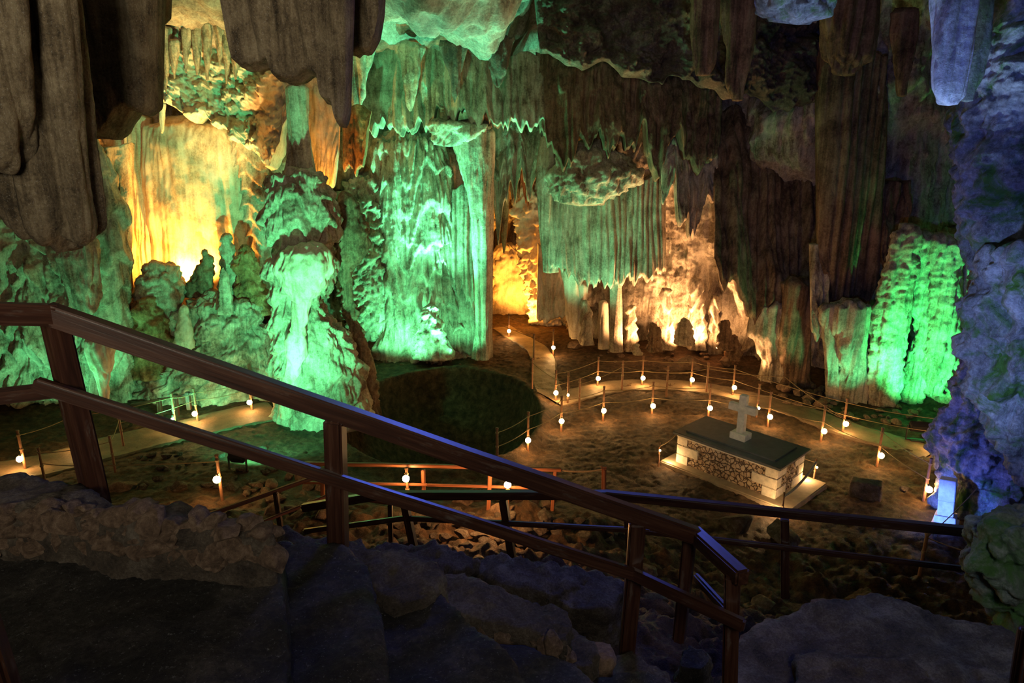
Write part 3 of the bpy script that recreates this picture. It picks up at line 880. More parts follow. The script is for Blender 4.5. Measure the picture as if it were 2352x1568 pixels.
def on_ground(px, py, z0=0.0):
    """where the sight line px,py meets the ground"""
    r = ray(px, py)
    t = np.linspace(1.5, 34, 1600)
    g = ground_np(r[0] * t, t)
    z = CH + r[2] * t
    i = np.argmax(z < g)
    return Vector((r[0] * t[i], t[i], g[i]))


# rubble lit by the lamps below the orange railing
for k, (x, y, s) in enumerate([(1090, 1152, .30), (1120, 1140, .22), (1060, 1165, .26), (1165, 1150, .28), (1195, 1160, .24), (1230, 1158, .30), (1150, 1178, .34), (1255, 1172, .26), (1030, 1150, .22), (1085, 1135, .2), (1205, 1140, .2), (1270, 1150, .2)]):
    stone(on_ground(x, y), s, k, 'orange-lit rubble stone lying below the red wooden railing', group='lit rubble below the red railing', name='rubble_stone')
for k in range(26):
    x = random.uniform(560, 760)
    y = random.uniform(1100, 1190)
    stone(on_ground(x, y), random.uniform(.12, .26), k, 'dim rubble stone of the bank beside the small left railing', group='rubble bank by the small railing', name='rubble_stone')
for k in range(40):
    x = random.uniform(300, 720)
    y = random.uniform(1035, 1130)
    stone(on_ground(x, y), random.uniform(.10, .22), k, 'dark mossy rubble stone on the slope behind the left handrail', group='dark rubble on the left slope', name='rubble_stone', pool=KM)
for k in range(34):
    x = random.uniform(1380, 1700)
    y = random.uniform(800, 838)
    stone(on(x, y, 0), random.uniform(.06, .2), k, 'small brown stone scattered on the floor before the peach wall', group='scattered stones before the peach wall', name='rubble_stone')
for k in range(40):
    x = random.uniform(1790, 1920)
    y = random.uniform(893, 935)
    stone(on(x, y, 0), random.uniform(.12, .26), k, 'dim stone in the rubble heap at the foot of the brown drapery', group='rubble heap at the foot of the brown drapery', name='rubble_stone')
for k in range(30):
    x = random.uniform(1920, 2200)
    y = random.uniform(938, 975)
    stone(on(x, y, 0), random.uniform(.08, .2), k, 'small green-lit stone before the bright green columns', group='stones before the green columns', name='rubble_stone')
for k in range(24):
    x = random.uniform(830, 1090)
    y = random.uniform(818, 842)
    stone(on(x, y, 0), random.uniform(.05, .14), k, 'small green-lit stone at the foot of the massive green column', group='stones at the foot of the massive column', name='rubble_stone')
stone(on(1585, 848, 0), .62, 2, 'largest pale flat-topped rock behind the outer lamps', 'rock', name='rock', rot=.2, tilt=.1)
stone(on(1668, 838, 0), .4, 1, 'pale pointed rock to the right of the flat-topped rock', 'rock', name='rock', rot=.9, tilt=.1)
stone(on(1328, 798, 0), .42, 3, 'dark boulder on the floor right of the orange passage', 'boulder', name='boulder', rot=.4)
stone(on_ground(275, 1128), .42, 0, 'rounded stone right of the foot of the leaning handrail post', 'stone', name='boulder', rot=.4)

# ------------------------------------------------------------------ foreground stairs and kerb
def slab(name, top, depth, mat, label, cat, amp=.03, voxel=.03, group=None, k=1.0, tilt=None):
    """a rough stone block: outline of its top face (world points) cut down by depth"""
    bm = bmesh.new()
    vs = [bm.verts.new(p) for p in top]
    f = bm.faces.new(vs)
    bm.normal_update()
    if f.normal.z < 0:
        f.normal_flip()
    r = bmesh.ops.extrude_face_region(bm, geom=[f])
    for e in r['geom']:
        if isinstance(e, bmesh.types.BMVert):
            e.co.z -= depth
            
    bmesh.ops.recalc_face_normals(bm, faces=bm.faces[:])
    me = bpy.data.meshes.new('tmp')
    bm.to_mesh(me)
    bm.free()
    t = bpy.data.objects.new('tmp', me)
    COL.objects.link(t)
    md = t.modifiers.new('r', 'REMESH')
    md.mode = 'VOXEL'
    md.voxel_size = voxel
    ms = t.modifiers.new('s', 'SMOOTH')
    ms.iterations = 1
    dg = bpy.context.evaluated_depsgraph_get()
    ev = t.evaluated_get(dg)
    em = bpy.data.meshes.new_from_object(ev)
    nv = len(em.vertices)
    V = np.zeros(nv * 3, np.float32)
    em.vertices.foreach_get('co', V)
    V = V.reshape(-1, 3).astype(float)
    nr = np.zeros(nv * 3, np.float32)
    em.vertices.foreach_get('normal', nr)
    nr = nr.reshape(-1, 3)
    d = amp * (1.0 * fbm(V * 2.2 * k, 4) + .9 * np.minimum(np.abs(perlin(V * 5 * k)) + .5 * np.abs(perlin(V * 11 * k)), .45) + .35 * fbm(V * 16 * k, 3))
    V = V + nr * d[:, None]
    c = np.array([V[:, 0].mean(), V[:, 1].mean(), V[:, 2].min()])
    em.vertices.foreach_set('co', (V - c).astype(np.float32).ravel())
    em.materials.clear()
    em.materials.append(mat)
    for p in em.polygons:
        p.use_smooth = True
    em.update()
    bpy.data.objects.remove(t)
    o = bpy.data.objects.new(name, em)
    COL.objects.link(o)
    o.location = Vector(c)
    return tag(o, label, cat, group)


def pz(pts, z):
    return [on(x, y, z) for x, y in pts]


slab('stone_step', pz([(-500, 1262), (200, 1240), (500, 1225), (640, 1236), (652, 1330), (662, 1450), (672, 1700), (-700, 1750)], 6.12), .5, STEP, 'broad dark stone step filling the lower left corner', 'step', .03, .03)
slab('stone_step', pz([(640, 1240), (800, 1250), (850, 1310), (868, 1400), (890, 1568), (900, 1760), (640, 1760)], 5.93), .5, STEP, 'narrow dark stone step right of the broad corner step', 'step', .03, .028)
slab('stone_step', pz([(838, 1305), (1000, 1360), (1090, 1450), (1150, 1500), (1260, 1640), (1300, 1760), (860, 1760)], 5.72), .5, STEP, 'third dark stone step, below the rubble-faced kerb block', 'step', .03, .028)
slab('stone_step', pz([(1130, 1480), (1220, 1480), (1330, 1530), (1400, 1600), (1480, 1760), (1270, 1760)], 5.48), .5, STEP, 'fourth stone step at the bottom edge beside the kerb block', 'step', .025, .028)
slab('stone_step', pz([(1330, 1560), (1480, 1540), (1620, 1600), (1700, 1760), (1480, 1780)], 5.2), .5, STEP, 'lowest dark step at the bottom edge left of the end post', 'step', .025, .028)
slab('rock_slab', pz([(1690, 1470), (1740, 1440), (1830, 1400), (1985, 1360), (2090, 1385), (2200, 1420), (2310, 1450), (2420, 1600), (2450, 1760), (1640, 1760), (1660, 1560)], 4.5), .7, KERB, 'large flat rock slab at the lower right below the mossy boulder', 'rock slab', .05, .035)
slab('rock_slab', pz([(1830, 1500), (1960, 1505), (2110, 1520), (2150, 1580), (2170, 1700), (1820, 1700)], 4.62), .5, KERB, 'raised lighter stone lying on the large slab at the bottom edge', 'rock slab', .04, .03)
# kerb along the outer side of the stairs
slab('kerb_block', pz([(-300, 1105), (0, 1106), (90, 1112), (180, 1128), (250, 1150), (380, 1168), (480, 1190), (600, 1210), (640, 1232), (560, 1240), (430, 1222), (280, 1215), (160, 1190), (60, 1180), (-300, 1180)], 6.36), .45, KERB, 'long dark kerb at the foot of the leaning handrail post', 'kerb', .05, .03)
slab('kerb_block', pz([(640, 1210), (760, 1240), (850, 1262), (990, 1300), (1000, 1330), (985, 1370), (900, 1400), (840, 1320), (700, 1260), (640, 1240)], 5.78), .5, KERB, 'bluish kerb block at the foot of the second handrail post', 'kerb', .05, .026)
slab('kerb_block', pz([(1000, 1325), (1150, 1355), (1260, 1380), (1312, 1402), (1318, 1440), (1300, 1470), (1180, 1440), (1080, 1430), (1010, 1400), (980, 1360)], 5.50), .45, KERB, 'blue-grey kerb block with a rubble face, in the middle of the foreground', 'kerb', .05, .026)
# facing stones under the kerb blocks
def hit(o, px, py):
    M = o.matrix_world.inverted()
    a = M @ Vector((0, 0, CH))
    d = (M.to_3x3() @ Vector(ray(px, py))).normalized()
    ok, loc, nrm, _ = o.ray_cast(a, d)
    return o.matrix_world @ loc if ok else None


bpy.context.view_layer.update()
KB = {o['label'].split()[0]: o for o in COL.objects if o.name.startswith('kerb_block')}
for k in range(26):
    x = random.uniform(1060, 1310)
    y = 1440 + (x - 1060) * .16 + random.uniform(-4, 52)
    h = hit(KB['blue-grey'], x, y)
    if h:
        stone(h + Vector((0, .03, -.02)), random.uniform(.06, .10), k, 'brown rubble stone set in the face of the middle kerb block', group='rubble face of the middle kerb block', name='facing_stone', pool=RM, tilt=.8)
for k in range(110):
    x = random.uniform(-40, 640)
    y = 1172 + max(0, x - 250) * .12 + random.uniform(0, 95)
    h = hit(KB['long'], x, y)
    if h:
        stone(h + Vector((0, .03, -.01)), random.uniform(.05, .105), k, 'brown rubble stone in the low wall along the broad corner step', group='rubble wall along the corner step', name='facing_stone', pool=RM, tilt=.8)
slab('rock', pz([(1300, 1440), (1350, 1460), (1372, 1500), (1350, 1540), (1310, 1530), (1290, 1480)], 5.3), .35, KERB, 'rough boulder just right of the middle kerb block', 'boulder', .06, .025)
slab('rock', pz([(1372, 1478), (1402, 1490), (1402, 1520), (1375, 1530), (1362, 1500)], 5.18), .3, RUBBLE, 'small brown stone wedged right of the rough boulder', 'stone', .04, .02)
slab('rock', pz([(1400, 1510), (1450, 1505), (1530, 1545), (1535, 1600), (1460, 1610), (1390, 1550)], 5.0), .4, KERB, 'flat grey boulder at the foot of the third handrail post', 'boulder', .05, .025)
slab('rock', pz([(1565, 1490), (1620, 1485), (1640, 1510), (1610, 1540), (1560, 1530)], 4.6), .35, STEP, 'dark boulder behind the end post', 'boulder', .05, .025)
# pale ledge beyond the kerb
slab('rock_slab', pz([(790, 1240), (830, 1236), (848, 1262), (800, 1268)], 4.75), .3, KERB, 'small squared stone beside the second handrail post', 'stone', .03, .025)
slab('rock_slab', pz([(850, 1262), (890, 1245), (1000, 1262), (1075, 1275), (1100, 1292), (1060, 1312), (1010, 1330), (900, 1300)], 4.5), .5, KERB, 'olive rock slab beyond the bluish kerb block', 'rock slab', .07, .03)
slab('rock_slab', pz([(1080, 1305), (1120, 1272), (1250, 1290), (1330, 1305), (1350, 1330), (1260, 1372), (1180, 1350), (1110, 1335)], 4.4), .5, KERB, 'wide olive rock slab behind the middle kerb block', 'rock slab', .07, .03)
slab('rock_slab', pz([(1270, 1375), (1360, 1315), (1430, 1330), (1440, 1350), (1390, 1400), (1330, 1400)], 4.36), .5, KERB, 'rough olive slab left of the third handrail post', 'rock slab', .06, .03)
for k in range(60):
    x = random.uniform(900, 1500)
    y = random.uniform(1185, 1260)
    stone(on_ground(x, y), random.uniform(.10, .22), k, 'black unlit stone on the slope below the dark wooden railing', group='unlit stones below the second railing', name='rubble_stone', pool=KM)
for k, (x, y, s) in enumerate([(1700, 1225, .5), (1790, 1240, .45), (1500, 1400, .22), (1630, 1420, .25), (1760, 1400, .3), (1560, 1380, .22), (1480, 1320, .25)]):
    stone(on_ground(x, y), s, k, 'dark boulder ' + ('half buried right of the railing corner', 'half buried left of the lone railing post', 'under the lower rail by the third post', 'seen through the end rails', 'between the end post and the lone post', 'below the corner post', 'just right of the third post top')[k], 'boulder', name='boulder', pool=KM)

# ------------------------------------------------------------------ timber railings
def beam_mesh(name, L, w, h, mat, bev=.012, cuts=14, wob=.004, seed=0):
    bm = bmesh.new()
    bmesh.ops.create_cube(bm, size=1)
    for v in bm.verts:
        v.co = Vector((v.co.x * L, v.co.y * w, v.co.z * h))
    bmesh.ops.bevel(bm, geom=bm.edges[:], offset=bev, segments=2, affect='EDGES')
    for i in range(1, cuts):
        x = -L / 2 + L * i / cuts
        bmesh.ops.bisect_plane(bm, geom=bm.verts[:] + bm.edges[:] + bm.faces[:], plane_co=(x, 0, 0), plane_no=(1, 0, 0))
    V = np.array([v.co for v in bm.verts])
    d = np.stack([perlin(V * np.array([1.4, 3, 3]) + seed * 3.1 + q * 11) for q in (1, 2)], 1) * wob
    for v, q in zip(bm.verts, d):
        v.co.y += q[0]
        v.co.z += q[1]
    return bm


def beam(name, a, b, w, h, mat, root, bev=.012, ext=0.0, seed=0, yaw=None, wob=.004):
    a = Vector(a)
    b = Vector(b)
    d = (b - a)
    L = d.length + ext
    x = d.normalized()
    ref = UP if abs(x.z) < .9 else (Vector((math.sin(yaw or 0), math.cos(yaw or 0), 0)))
    y = ref.cross(x).normalized()
    z = x.cross(y)
    bm = beam_mesh(name, L, w, h, mat, bev=min(bev, w * .3, h * .3), seed=seed, wob=wob)
    o = from_bm(name, bm, mat)
    M = Matrix((x, y, z)).transposed().to_4x4()
    M.translation = (a + b) / 2 - root.location
    o.parent = root
    o.matrix_local = M
    return o


def on_line(A, B, px):
    """the point of the 3-D line A-B on the sight plane of column px"""
    lo, hi = -.3, 1.3
    def pxof(p):
        q = Vector((p.x, p.y, p.z - CH))
        depth = q.y * math.cos(PITCH) - q.z * math.sin(PITCH)
        return 1176 + F * q.x / depth
    for _ in range(50):
        m = (lo + hi) / 2
        if pxof(A + (B - A) * m) < px:
            lo = m
        else:
            hi = m
    return A + (B - A) * lo


# near handrail
A = at(118, 722, 3.05)
B = at(1600, 1230, 3.62)
E_ = at(1700, 1322, 3.2)
LFT = at(-140, 716, 2.75)
R1 = empty('handrail', (A.x, A.y, 6.3), 'long dark varnished wooden handrail slanting across the foreground beside the steps', 'railing')
beam('top_rail', A, B, .085, .098, WOOD, R1, ext=.06, seed=1)
beam('top_rail', LFT, A, .085, .098, WOOD, R1, ext=.05, seed=2)
beam('top_rail', B, E_, .085, .095, WOOD, R1, ext=.06, seed=3)
m0, m1, m2 = at(88, 884, 3.0), at(1455, 1318, 3.5), at(1698, 1432, 3.12)
beam('middle_rail', m0, m1, .05, .07, WOOD, R1, ext=.04, seed=4)
beam('middle_rail', m1, m2, .05, .078, WOOD, R1, ext=.06, seed=5)
beam('middle_rail', at(-140, 925, 2.8), at(150, 893, 3.1), .05, .075, WOOD, R1, seed=6)
beam('post', at(125, 735, 3.1), at(226, 1165, 3.1), .10, .10, WOOD, R1, seed=7, yaw=.6)
p = on_line(A, B, 768)
beam('post', p - Vector((0, 0, .04)), at(777, 1262, p.y + .03), .10, .09, WOOD, R1, seed=8, yaw=.15)
p = on_line(A, B, 1465)
beam('post', p - Vector((0, 0, .04)), at(1438, 1530, p.y + .06), .095, .09, WOOD, R1, seed=9, yaw=.1)
beam('post', B + Vector((-.02, .07, -.05)), at(1560, 1470, 3.72), .075, .085, WOOD, R1, seed=10, yaw=.5)
beam('post', E_ + Vector((-.03, .04, -.02)), at(1676, 1640, 3.24), .085, .085, WOOD, R1, seed=11, yaw=.35)
beam('middle_rail', at(1598, 1325, 3.75), at(1672, 1405, 3.3), .04, .06, WOOD, R1, seed=12)

# second railing across the lower flight
T2 = [at(700, 1165, 7.8), at(870, 1137, 7.4), at(1395, 1136, 7.1), at(2300, 1228, 6.3)]
M2 = [at(700, 1220, 7.8), at(930, 1190, 7.35), at(1440, 1216, 7.05), at(1800, 1257, 6.7), at(2300, 1316, 6.3)]
R2 = empty('handrail', (T2[2].x, T2[2].y, 3.1), 'dark wooden handrail running level behind the near one, blue-lit at its right end', 'railing')
for i in range(3):
    beam('top_rail', T2[i], T2[i + 1], .09, .10, WOOD, R2, ext=.06, seed=20 + i)
for i in range(4):
    beam('middle_rail', M2[i], M2[i + 1], .05, .065, WOOD, R2, ext=.03, seed=24 + i)
for k, (x, y0, x1, y1, Y) in enumerate([(930, 1160, 952, 1262, 7.3), (1155, 1145, 1178, 1290, 7.2), (1440, 1160, 1452, 1310, 7.05), (1802, 1190, 1803, 1372, 6.72), (2290, 1240, 2292, 1440, 6.3)]):
    beam('post', at(x, y0, Y + .05), at(x1, y1, Y + .05), .09, .09, WOOD, R2, seed=30 + k, yaw=.3)

# third, red railing lit by the lamps
T3 = [at(700, 1064, 11.6), at(980, 1069, 11.5), at(1288, 1079, 11.4)]
R3 = empty('railing', (T3[1].x, T3[1].y, 1.3), 'orange-red wooden railing lit by two lamps in the middle distance', 'railing')
for i in range(2):
    beam('top_rail', T3[i], T3[i + 1], .07, .065, WOODO, R3, ext=.03, seed=40 + i)
    beam('middle_rail', at((700, 980, 1245)[i], (1108, 1113, 1121)[i], 11.55), at((700, 980, 1245)[i + 1], (1108, 1113, 1121)[i + 1], 11.45), .05, .05, WOODO, R3, ext=.03, seed=43 + i)
for k, (x, x1, Y) in enumerate([(740, 742, 11.6), (972, 974, 11.55), (1126, 1122, 11.5), (1276, 1268, 11.45)]):
    beam('post', at(x, 1078, Y), at(x1, 1172, Y), .07, .075, WOODO, R3, seed=46 + k, yaw=.1)
R8 = empty('railing_post', tuple(at(1387, 1175, 11.3)), 'stout orange-red post standing apart at the right end of the red railing', 'post')
beam('post', at(1387, 1074, 11.3), at(1387, 1180, 11.3), .085, .085, WOODO, R8, seed=60, bev=.03)
bm_ = beam('post_cap', at(1387, 1070, 11.3), at(1387, 1076, 11.3), .12, .12, WOODO, R8, seed=61, bev=.02)
# small left railing
R4 = empty('railing', tuple(at(640, 1220, 9)), 'small sloping wooden railing between the two near handrail posts', 'railing')
beam('top_rail', at(470, 1185, 8.6), at(790, 1072, 9.6), .06, .065, WOODO, R4, seed=50)
beam('middle_rail', at(575, 1210, 8.7), at(800, 1118, 9.6), .045, .05, WOODO, R4, seed=51)
beam('post', at(633, 1130, 9.05), at(648, 1235, 9.05), .07, .07, WOOD, R4, seed=52, yaw=.2)
beam('post', at(896, 1158, 8.4), at(898, 1245, 8.4), .06, .06, WOOD, R4, seed=53, yaw=.2)
beam('top_rail', at(795, 1140, 8.6), at(900, 1155, 8.4), .06, .05, WOODO, R4, seed=54)
R5 = empty('railing', tuple(on(390, 965, 0)), 'dark low wooden fence behind the left rope path', 'railing')
for x, y0, y1 in ((364, 915, 958), (402, 905, 955), (430, 900, 940)):
    beam('post', at(x, y0, 18.9), at(x + 5, y1, 18.9), .12, .12, WOOD, R5)
beam('top_rail', at(300, 930, 18.9), at(450, 902, 18.9), .07, .07, WOOD, R5)
# a post at the very lower corners
R6 = empty('railing_post', tuple(at(0, 1520, 1.9)), 'tilted wooden post cut by the lower left corner', 'post')
beam('post', at(-45, 1380, 1.75), at(40, 1640, 1.75), .06, .06, WOOD, R6)
R7 = empty('railing_post', tuple(at(2330, 1560, 3.4)), 'wooden post standing below the mossy boulder at the lower right corner', 'post')
beam('post', at(2350, 1440, 3.4), at(2318, 1640, 3.4), .05, .05, WOOD, R7, yaw=.4)
beam('brace', at(2375, 1440, 3.3), at(2338, 1640, 3.3), .03, .04, WOOD, R7, yaw=.4)

# ------------------------------------------------------------------ rope posts with lamps
def cyl(bm, a, b, r0, r1, n=12):
    a = Vector(a)
    b = Vector(b)
    q = (b - a).to_track_quat('Z', 'Y')
    M = Matrix.Translation((a + b) / 2) @ q.to_matrix().to_4x4()
    bmesh.ops.create_cone(bm, cap_ends=True, segments=n, radius1=r0, radius2=r1, depth=(b - a).length, matrix=M)


def post_mesh():
    bm = bmesh.new()
    cyl(bm, (0, 0, -.12), (0, 0, 1.08), .034, .030)
    cyl(bm, (0, 0, 1.08), (0, 0, 1.12), .042, .036)
    return bm


me_post = bpy.data.meshes.new('post')
_b = post_mesh(); _b.to_mesh(me_post); _b.free(); me_post.materials.append(IRON)
me_ring = bpy.data.meshes.new('rope_ring')
_b = bmesh.new()
cyl(_b, (0, 0, -.018), (0, 0, .018), .045, .045)
_b.to_mesh(me_ring); _b.free(); me_ring.materials.append(ROPE)


def globe_mesh(r):
    bm = bmesh.new()
    bmesh.ops.create_uvsphere(bm, u_segments=16, v_segments=10, radius=r)
    for f in bm.faces:
        f.smooth = True
    me = bpy.data.meshes.new('lamp_bulb')
    bm.to_mesh(me)
    bm.free()
    me.materials.append(LAMPE)
    return me


me_globe = globe_mesh(.075)
me_small = globe_mesh(.04)
me_hold = bpy.data.meshes.new('lamp_holder')
_b = bmesh.new()
cyl(_b, (0, .03, .085), (0, .03, .13), .035, .02)
cyl(_b, (0, .0, .11), (0, .09, .11), .012, .012)
_b.to_mesh(me_hold); _b.free(); me_hold.materials.append(BLACK)


def part(name, me, root, loc=(0, 0, 0)):
    o = bpy.data.objects.new(name, me)
    COL.objects.link(o)
    o.parent = root
    o.location = loc
    return o


def rope_post(p, label, lamp=None, small=False, scale=1.0, group=None):
    """lamp: height of the bulb above the foot"""
    r = empty('lamp_post' if lamp is not None else 'rope_post', p, label, 'lamp post' if lamp is not None else 'post', group)
    r.scale = (scale, scale, scale)
    part('post', me_post, r)
    part('rope_ring', me_ring, r, (0, 0, .98))
    part('rope_ring', me_ring, r, (0, 0, .60))
    if lamp is not None:
        hd = part('lamp_holder', me_hold, r, (0, -.12, lamp / scale - .02))
        lb = part('lamp_bulb', me_small if small else me_globe, hd, (0, 0, .02))
        lb['label'] = 'glowing warm white bulb'
    return r


LH = .38
def lamp_at(px, py, label, h=LH, z=None, small=False, scale=1.0):
    q = on(px, py, h if z is None else z)
    for _ in range(6):
        g = gz(q.x, q.y)
        q = on(px, py, g + h)
    f = Vector((q.x, q.y + .12, gz(q.x, q.y + .12)))
    rope_post(f, label, lamp=q.z - f.z, small=small, scale=scale)
    return f


inner = []
ord_in = ['leftmost', 'second', 'third', 'fourth', 'fifth', 'sixth', 'seventh', 'eighth', 'ninth']
for k, (x, y) in enumerate([(1213, 1011), (1290, 967), (1387, 943), (1500, 932), (1631, 937), (1769, 957), (1893, 990), (2024, 1046), (2134, 1124)]):
    inner.append(lamp_at(x, y, ord_in[k] + ' lamp post from the left, inner ring around the tomb'))
outer = []
for k, (x, y) in enumerate([(1374, 869), (1477, 868), (1590, 872), (1687, 890), (1943, 973), (2152, 1013)]):
    outer.append(lamp_at(x, y, ord_in[k] + ' lamp post from the left, far side of ring path'))
lamp_at(1743, 937, 'tiny lamp post just right of the arm of the cross', small=True)
cor = [lamp_at(1169, 760, 'lamp post deepest in the mouth of the orange passage', small=False), lamp_at(1271, 798, 'lamp post on the right of the path to the orange passage'),
       lamp_at(1277, 902, 'lamp post where the passage path meets the ring path'), lamp_at(1305, 907, 'small lamp post just right of the path junction', small=True)]
lf = [lamp_at(45, 1054, 'lamp post at the far left edge above the sloping path'), lamp_at(447, 950, 'lamp post on the steps behind the left handrail, left of two'), lamp_at(573, 924, 'lamp post on the steps nearest the green lumpy tower'),
      lamp_at(396, 962, 'small lamp post left of the steps behind the left handrail', small=True), lamp_at(166, 1009, 'small lamp post beside the leaning handrail post', small=True)]
lamp_at(498, 1101, 'lamp post on the dark slope between the first two near handrail posts', h=.6)
for x, y, lb in ((932, 1100, 'left lamp at the red wooden railing'), (1166, 1114, 'right lamp at the red wooden railing, against the near handrail')):
    q = at(x, y, 11.25)
    f = Vector((q.x, q.y + .12, gz(q.x, q.y + .12)))
    rope_post(f, lb, lamp=q.z - f.z, scale=.85)

bare = {}
for nm, (x, y, lb) in {'a': (1142, 1075, 'bare rope post at the left end of the inner rope ring'), 'b': (1330, 945, 'bare rope post behind the inner ring, by the path junction'), 'c': (1428, 900, 'bare rope post at the near edge of the ring path, left one'),
                       'd': (1530, 915, 'bare rope post at the near edge of the ring path, middle one'), 'e': (1622, 905, 'bare rope post at the near edge of the ring path, right one'), 'f': (1222, 895, 'bare rope post on the left of the passage path, near one'),
                       'g': (1226, 830, 'bare rope post on the left of the passage path, far one'), 'h': (2240, 1190, 'bare post with a taut rope right of the white stepped monument'), 'i': (285, 1030, 'rope post on the sloping path behind the leaning handrail post'),
                       'j': (266, 1088, 'rope post at the near edge of the sloping path'), 'k': (106, 1118, 'rope post rising behind the left kerb'), 'm': (2110, 1330, 'bare rope post seen under the right end of the level handrail')}.items():
    f = on_ground(x, y)
    bare[nm] = f
    rope_post(f, lb, scale=1.0 if nm not in 'ijk' else .9)


def rope(pts, h, label, sag=.05, r=.010, mat=ROPE):
    P = []
    for a, b in zip(pts[:-1], pts[1:]):
        a = Vector(a) + Vector((0, 0, h))
        b = Vector(b) + Vector((0, 0, h))
        for i in range(10):
            t = i / 10
            q = a.lerp(b, t)
            q.z -= sag * 4 * t * (1 - t)
            P.append(q)
    P.append(b)
    n = 8
    P = np.array(P)
    T = np.gradient(P, axis=0)
    T /= np.linalg.norm(T, axis=1)[:, None]
    s = np.cross(T, np.array([0, 0, 1.0]))
    s /= np.maximum(np.linalg.norm(s, axis=1), 1e-6)[:, None]
    w = np.cross(s, T)
    th = np.linspace(0, 2 * PI, n, endpoint=False)
    G = P[:, None] + r * (np.cos(th)[None, :, None] * s[:, None] + np.sin(th)[None, :, None] * w[:, None])
    o = mesh_np('rope', G.reshape(-1, 3), grid_faces(n, len(P), True), mat)
    return tag(o, label, 'rope')


in_pts = [bare['a']] + inner
rope(in_pts, .98, 'upper rope of the inner ring of lamp posts around the tomb')
rope(in_pts, .60, 'lower rope of the inner ring of lamp posts around the tomb')
out_pts = [cor[2]] + outer
rope(out_pts, .98, 'upper rope along the outer side of the ring path')
rope(out_pts, .60, 'lower rope along the outer side of the ring path')
rope([bare['b'], bare['c'], bare['d'], bare['e'], (bare['e'].x + 2.2, bare['e'].y - .9, 0), (outer[4].x - .6, outer[4].y - 1.0, 0)], .9, 'rope on the bare posts along the near edge of the ring path')
rope([cor[0], cor[1], cor[2]], .98, 'rope down the right side of the passage path')
rope([(cor[0].x - 1.1, cor[0].y + .1, 0), bare['g'], bare['f'], (bare['f'].x + .9, bare['f'].y - 1.6, 0)], .95, 'rope down the left side of the passage path')
rope([lf[0], lf[4], lf[3], lf[1], lf[2], on(660, 935, 0)], .98, 'upper rope along the far side of the left path')
rope([bare['i'], lf[1], lf[2]], .75, 'lower rope along the near side of the left path')
rope([bare['k'], bare['j'], bare['i']], .85, 'slack rope across the near edge of the sloping left path')
rope([bare['k'], on_ground(200, 1125), on_ground(500, 1118)], .6, 'taut rope low on the dark slope behind the leaning post', sag=.02)
rope([tuple(T3[2] - Vector((0, 0, .98))), tuple(at(1387, 1077, 11.3) - Vector((0, 0, .98)))], .98, 'orange-lit rope from the red railing to the stout end post', sag=.04, r=.018)
rope([bare['h'], bare['m'], on_ground(2330, 1400)], .9, 'rope hanging right of the white stepped monument', sag=.06)

# ------------------------------------------------------------------ paths
def path(name, pts, w, label, lift=.03):
    P = np.array([p[:2] for p in pts], float)
    seg = np.r_[0, np.cumsum(np.linalg.norm(np.diff(P, axis=0), axis=1))]
    n = int(seg[-1] / .06)
    s = np.linspace(0, seg[-1], n)
    x = smooth1(np.interp(s, seg, P[:, 0]), 8)
    y = smooth1(np.interp(s, seg, P[:, 1]), 8)
    tx, ty = np.gradient(x), np.gradient(y)
    l = np.hypot(tx, ty)
    nx, ny = -ty / l, tx / l
    m = 34
    v = np.linspace(-.5, .5, m)
    jag = 1 + .08 * perlin(np.stack([s * 1.3, s * 0, s * 0], 1))
    X = x[:, None] + nx[:, None] * v[None] * w * jag[:, None]
    Yy = y[:, None] + ny[:, None] * v[None] * w * jag[:, None]
    Z = ground_np(X, Yy) + lift + .05
    Pn = np.stack([X, Yy, Z], 2).reshape(-1, 3)
    Pn[:, 2] += .02 * fbm(S(Pn, 2.5, 2.5, 0), 3)
    G = Pn.reshape(n, m, 3)
    G[:, 0, 2] -= .25
    G[:, -1, 2] -= .25
    o = mesh_np(name, G.reshape(-1, 3), grid_faces(m, n), PATHM)
    return tag(o, label, 'path')


path('footpath', [on(1150, 752, 0), on(1185, 775, 0), on(1232, 800, 0), on(1250, 830, 0), on(1252, 870, 0), on(1265, 915, 0)], .95, 'narrow glossy footpath leading into the orange passage')
path('footpath', [on(1262, 922, 0), on(1330, 905, 0), on(1420, 888, 0), on(1530, 886, 0), on(1640, 896, 0), on(1720, 915, 0), on(1830, 945, 0), on(1940, 985, 0), on(2050, 1012, 0), on(2150, 1045, 0)], 1.1, 'curving footpath between the two rope rings behind the tomb')
path('footpath', [on(-90, 1120, .1), on(60, 1092, .1), on(160, 1062, .1), on(300, 1020, .1), on(420, 992, .1), on(540, 965, .1), on(640, 945, .1)], 1.7, 'lit footpath climbing behind the left handrail')

# ------------------------------------------------------------------ tomb, cross, monument, block
TC = Vector((5.69, 15.70, gz(5.69, 15.7) + .02))
ang = math.atan2(.733, -.68)
TR = empty('tomb', TC, 'stone tomb with cream corner blocks, rubble sides and dark slab top', 'tomb')
TR.rotation_euler = (0, 0, ang)


def box(bm, x0, x1, y0, y1, z0, z1):
    M = Matrix.Translation(((x0 + x1) / 2, (y0 + y1) / 2, (z0 + z1) / 2)) @ Matrix.Diagonal((x1 - x0, y1 - y0, z1 - z0, 1))
    return bmesh.ops.create_cube(bm, size=1, matrix=M)['verts']


def bevel_all(bm, o, s=2):
    bmesh.ops.bevel(bm, geom=bm.edges[:], offset=o, segments=s, affect='EDGES')


def part_box(name, dims, mat, root, bev=.012, label=None):
    bm = bmesh.new()
    box(bm, *dims)
    bevel_all(bm, bev)
    o = from_bm(name, bm, mat, root)
    if label:
        o['label'] = label
    return o


part_box('plinth', (-1.85, 1.68, -1.02, .95, -.3, .10), simple('plinth_concrete', (.42, .32, .21), .8, bs=5), TR, .03)
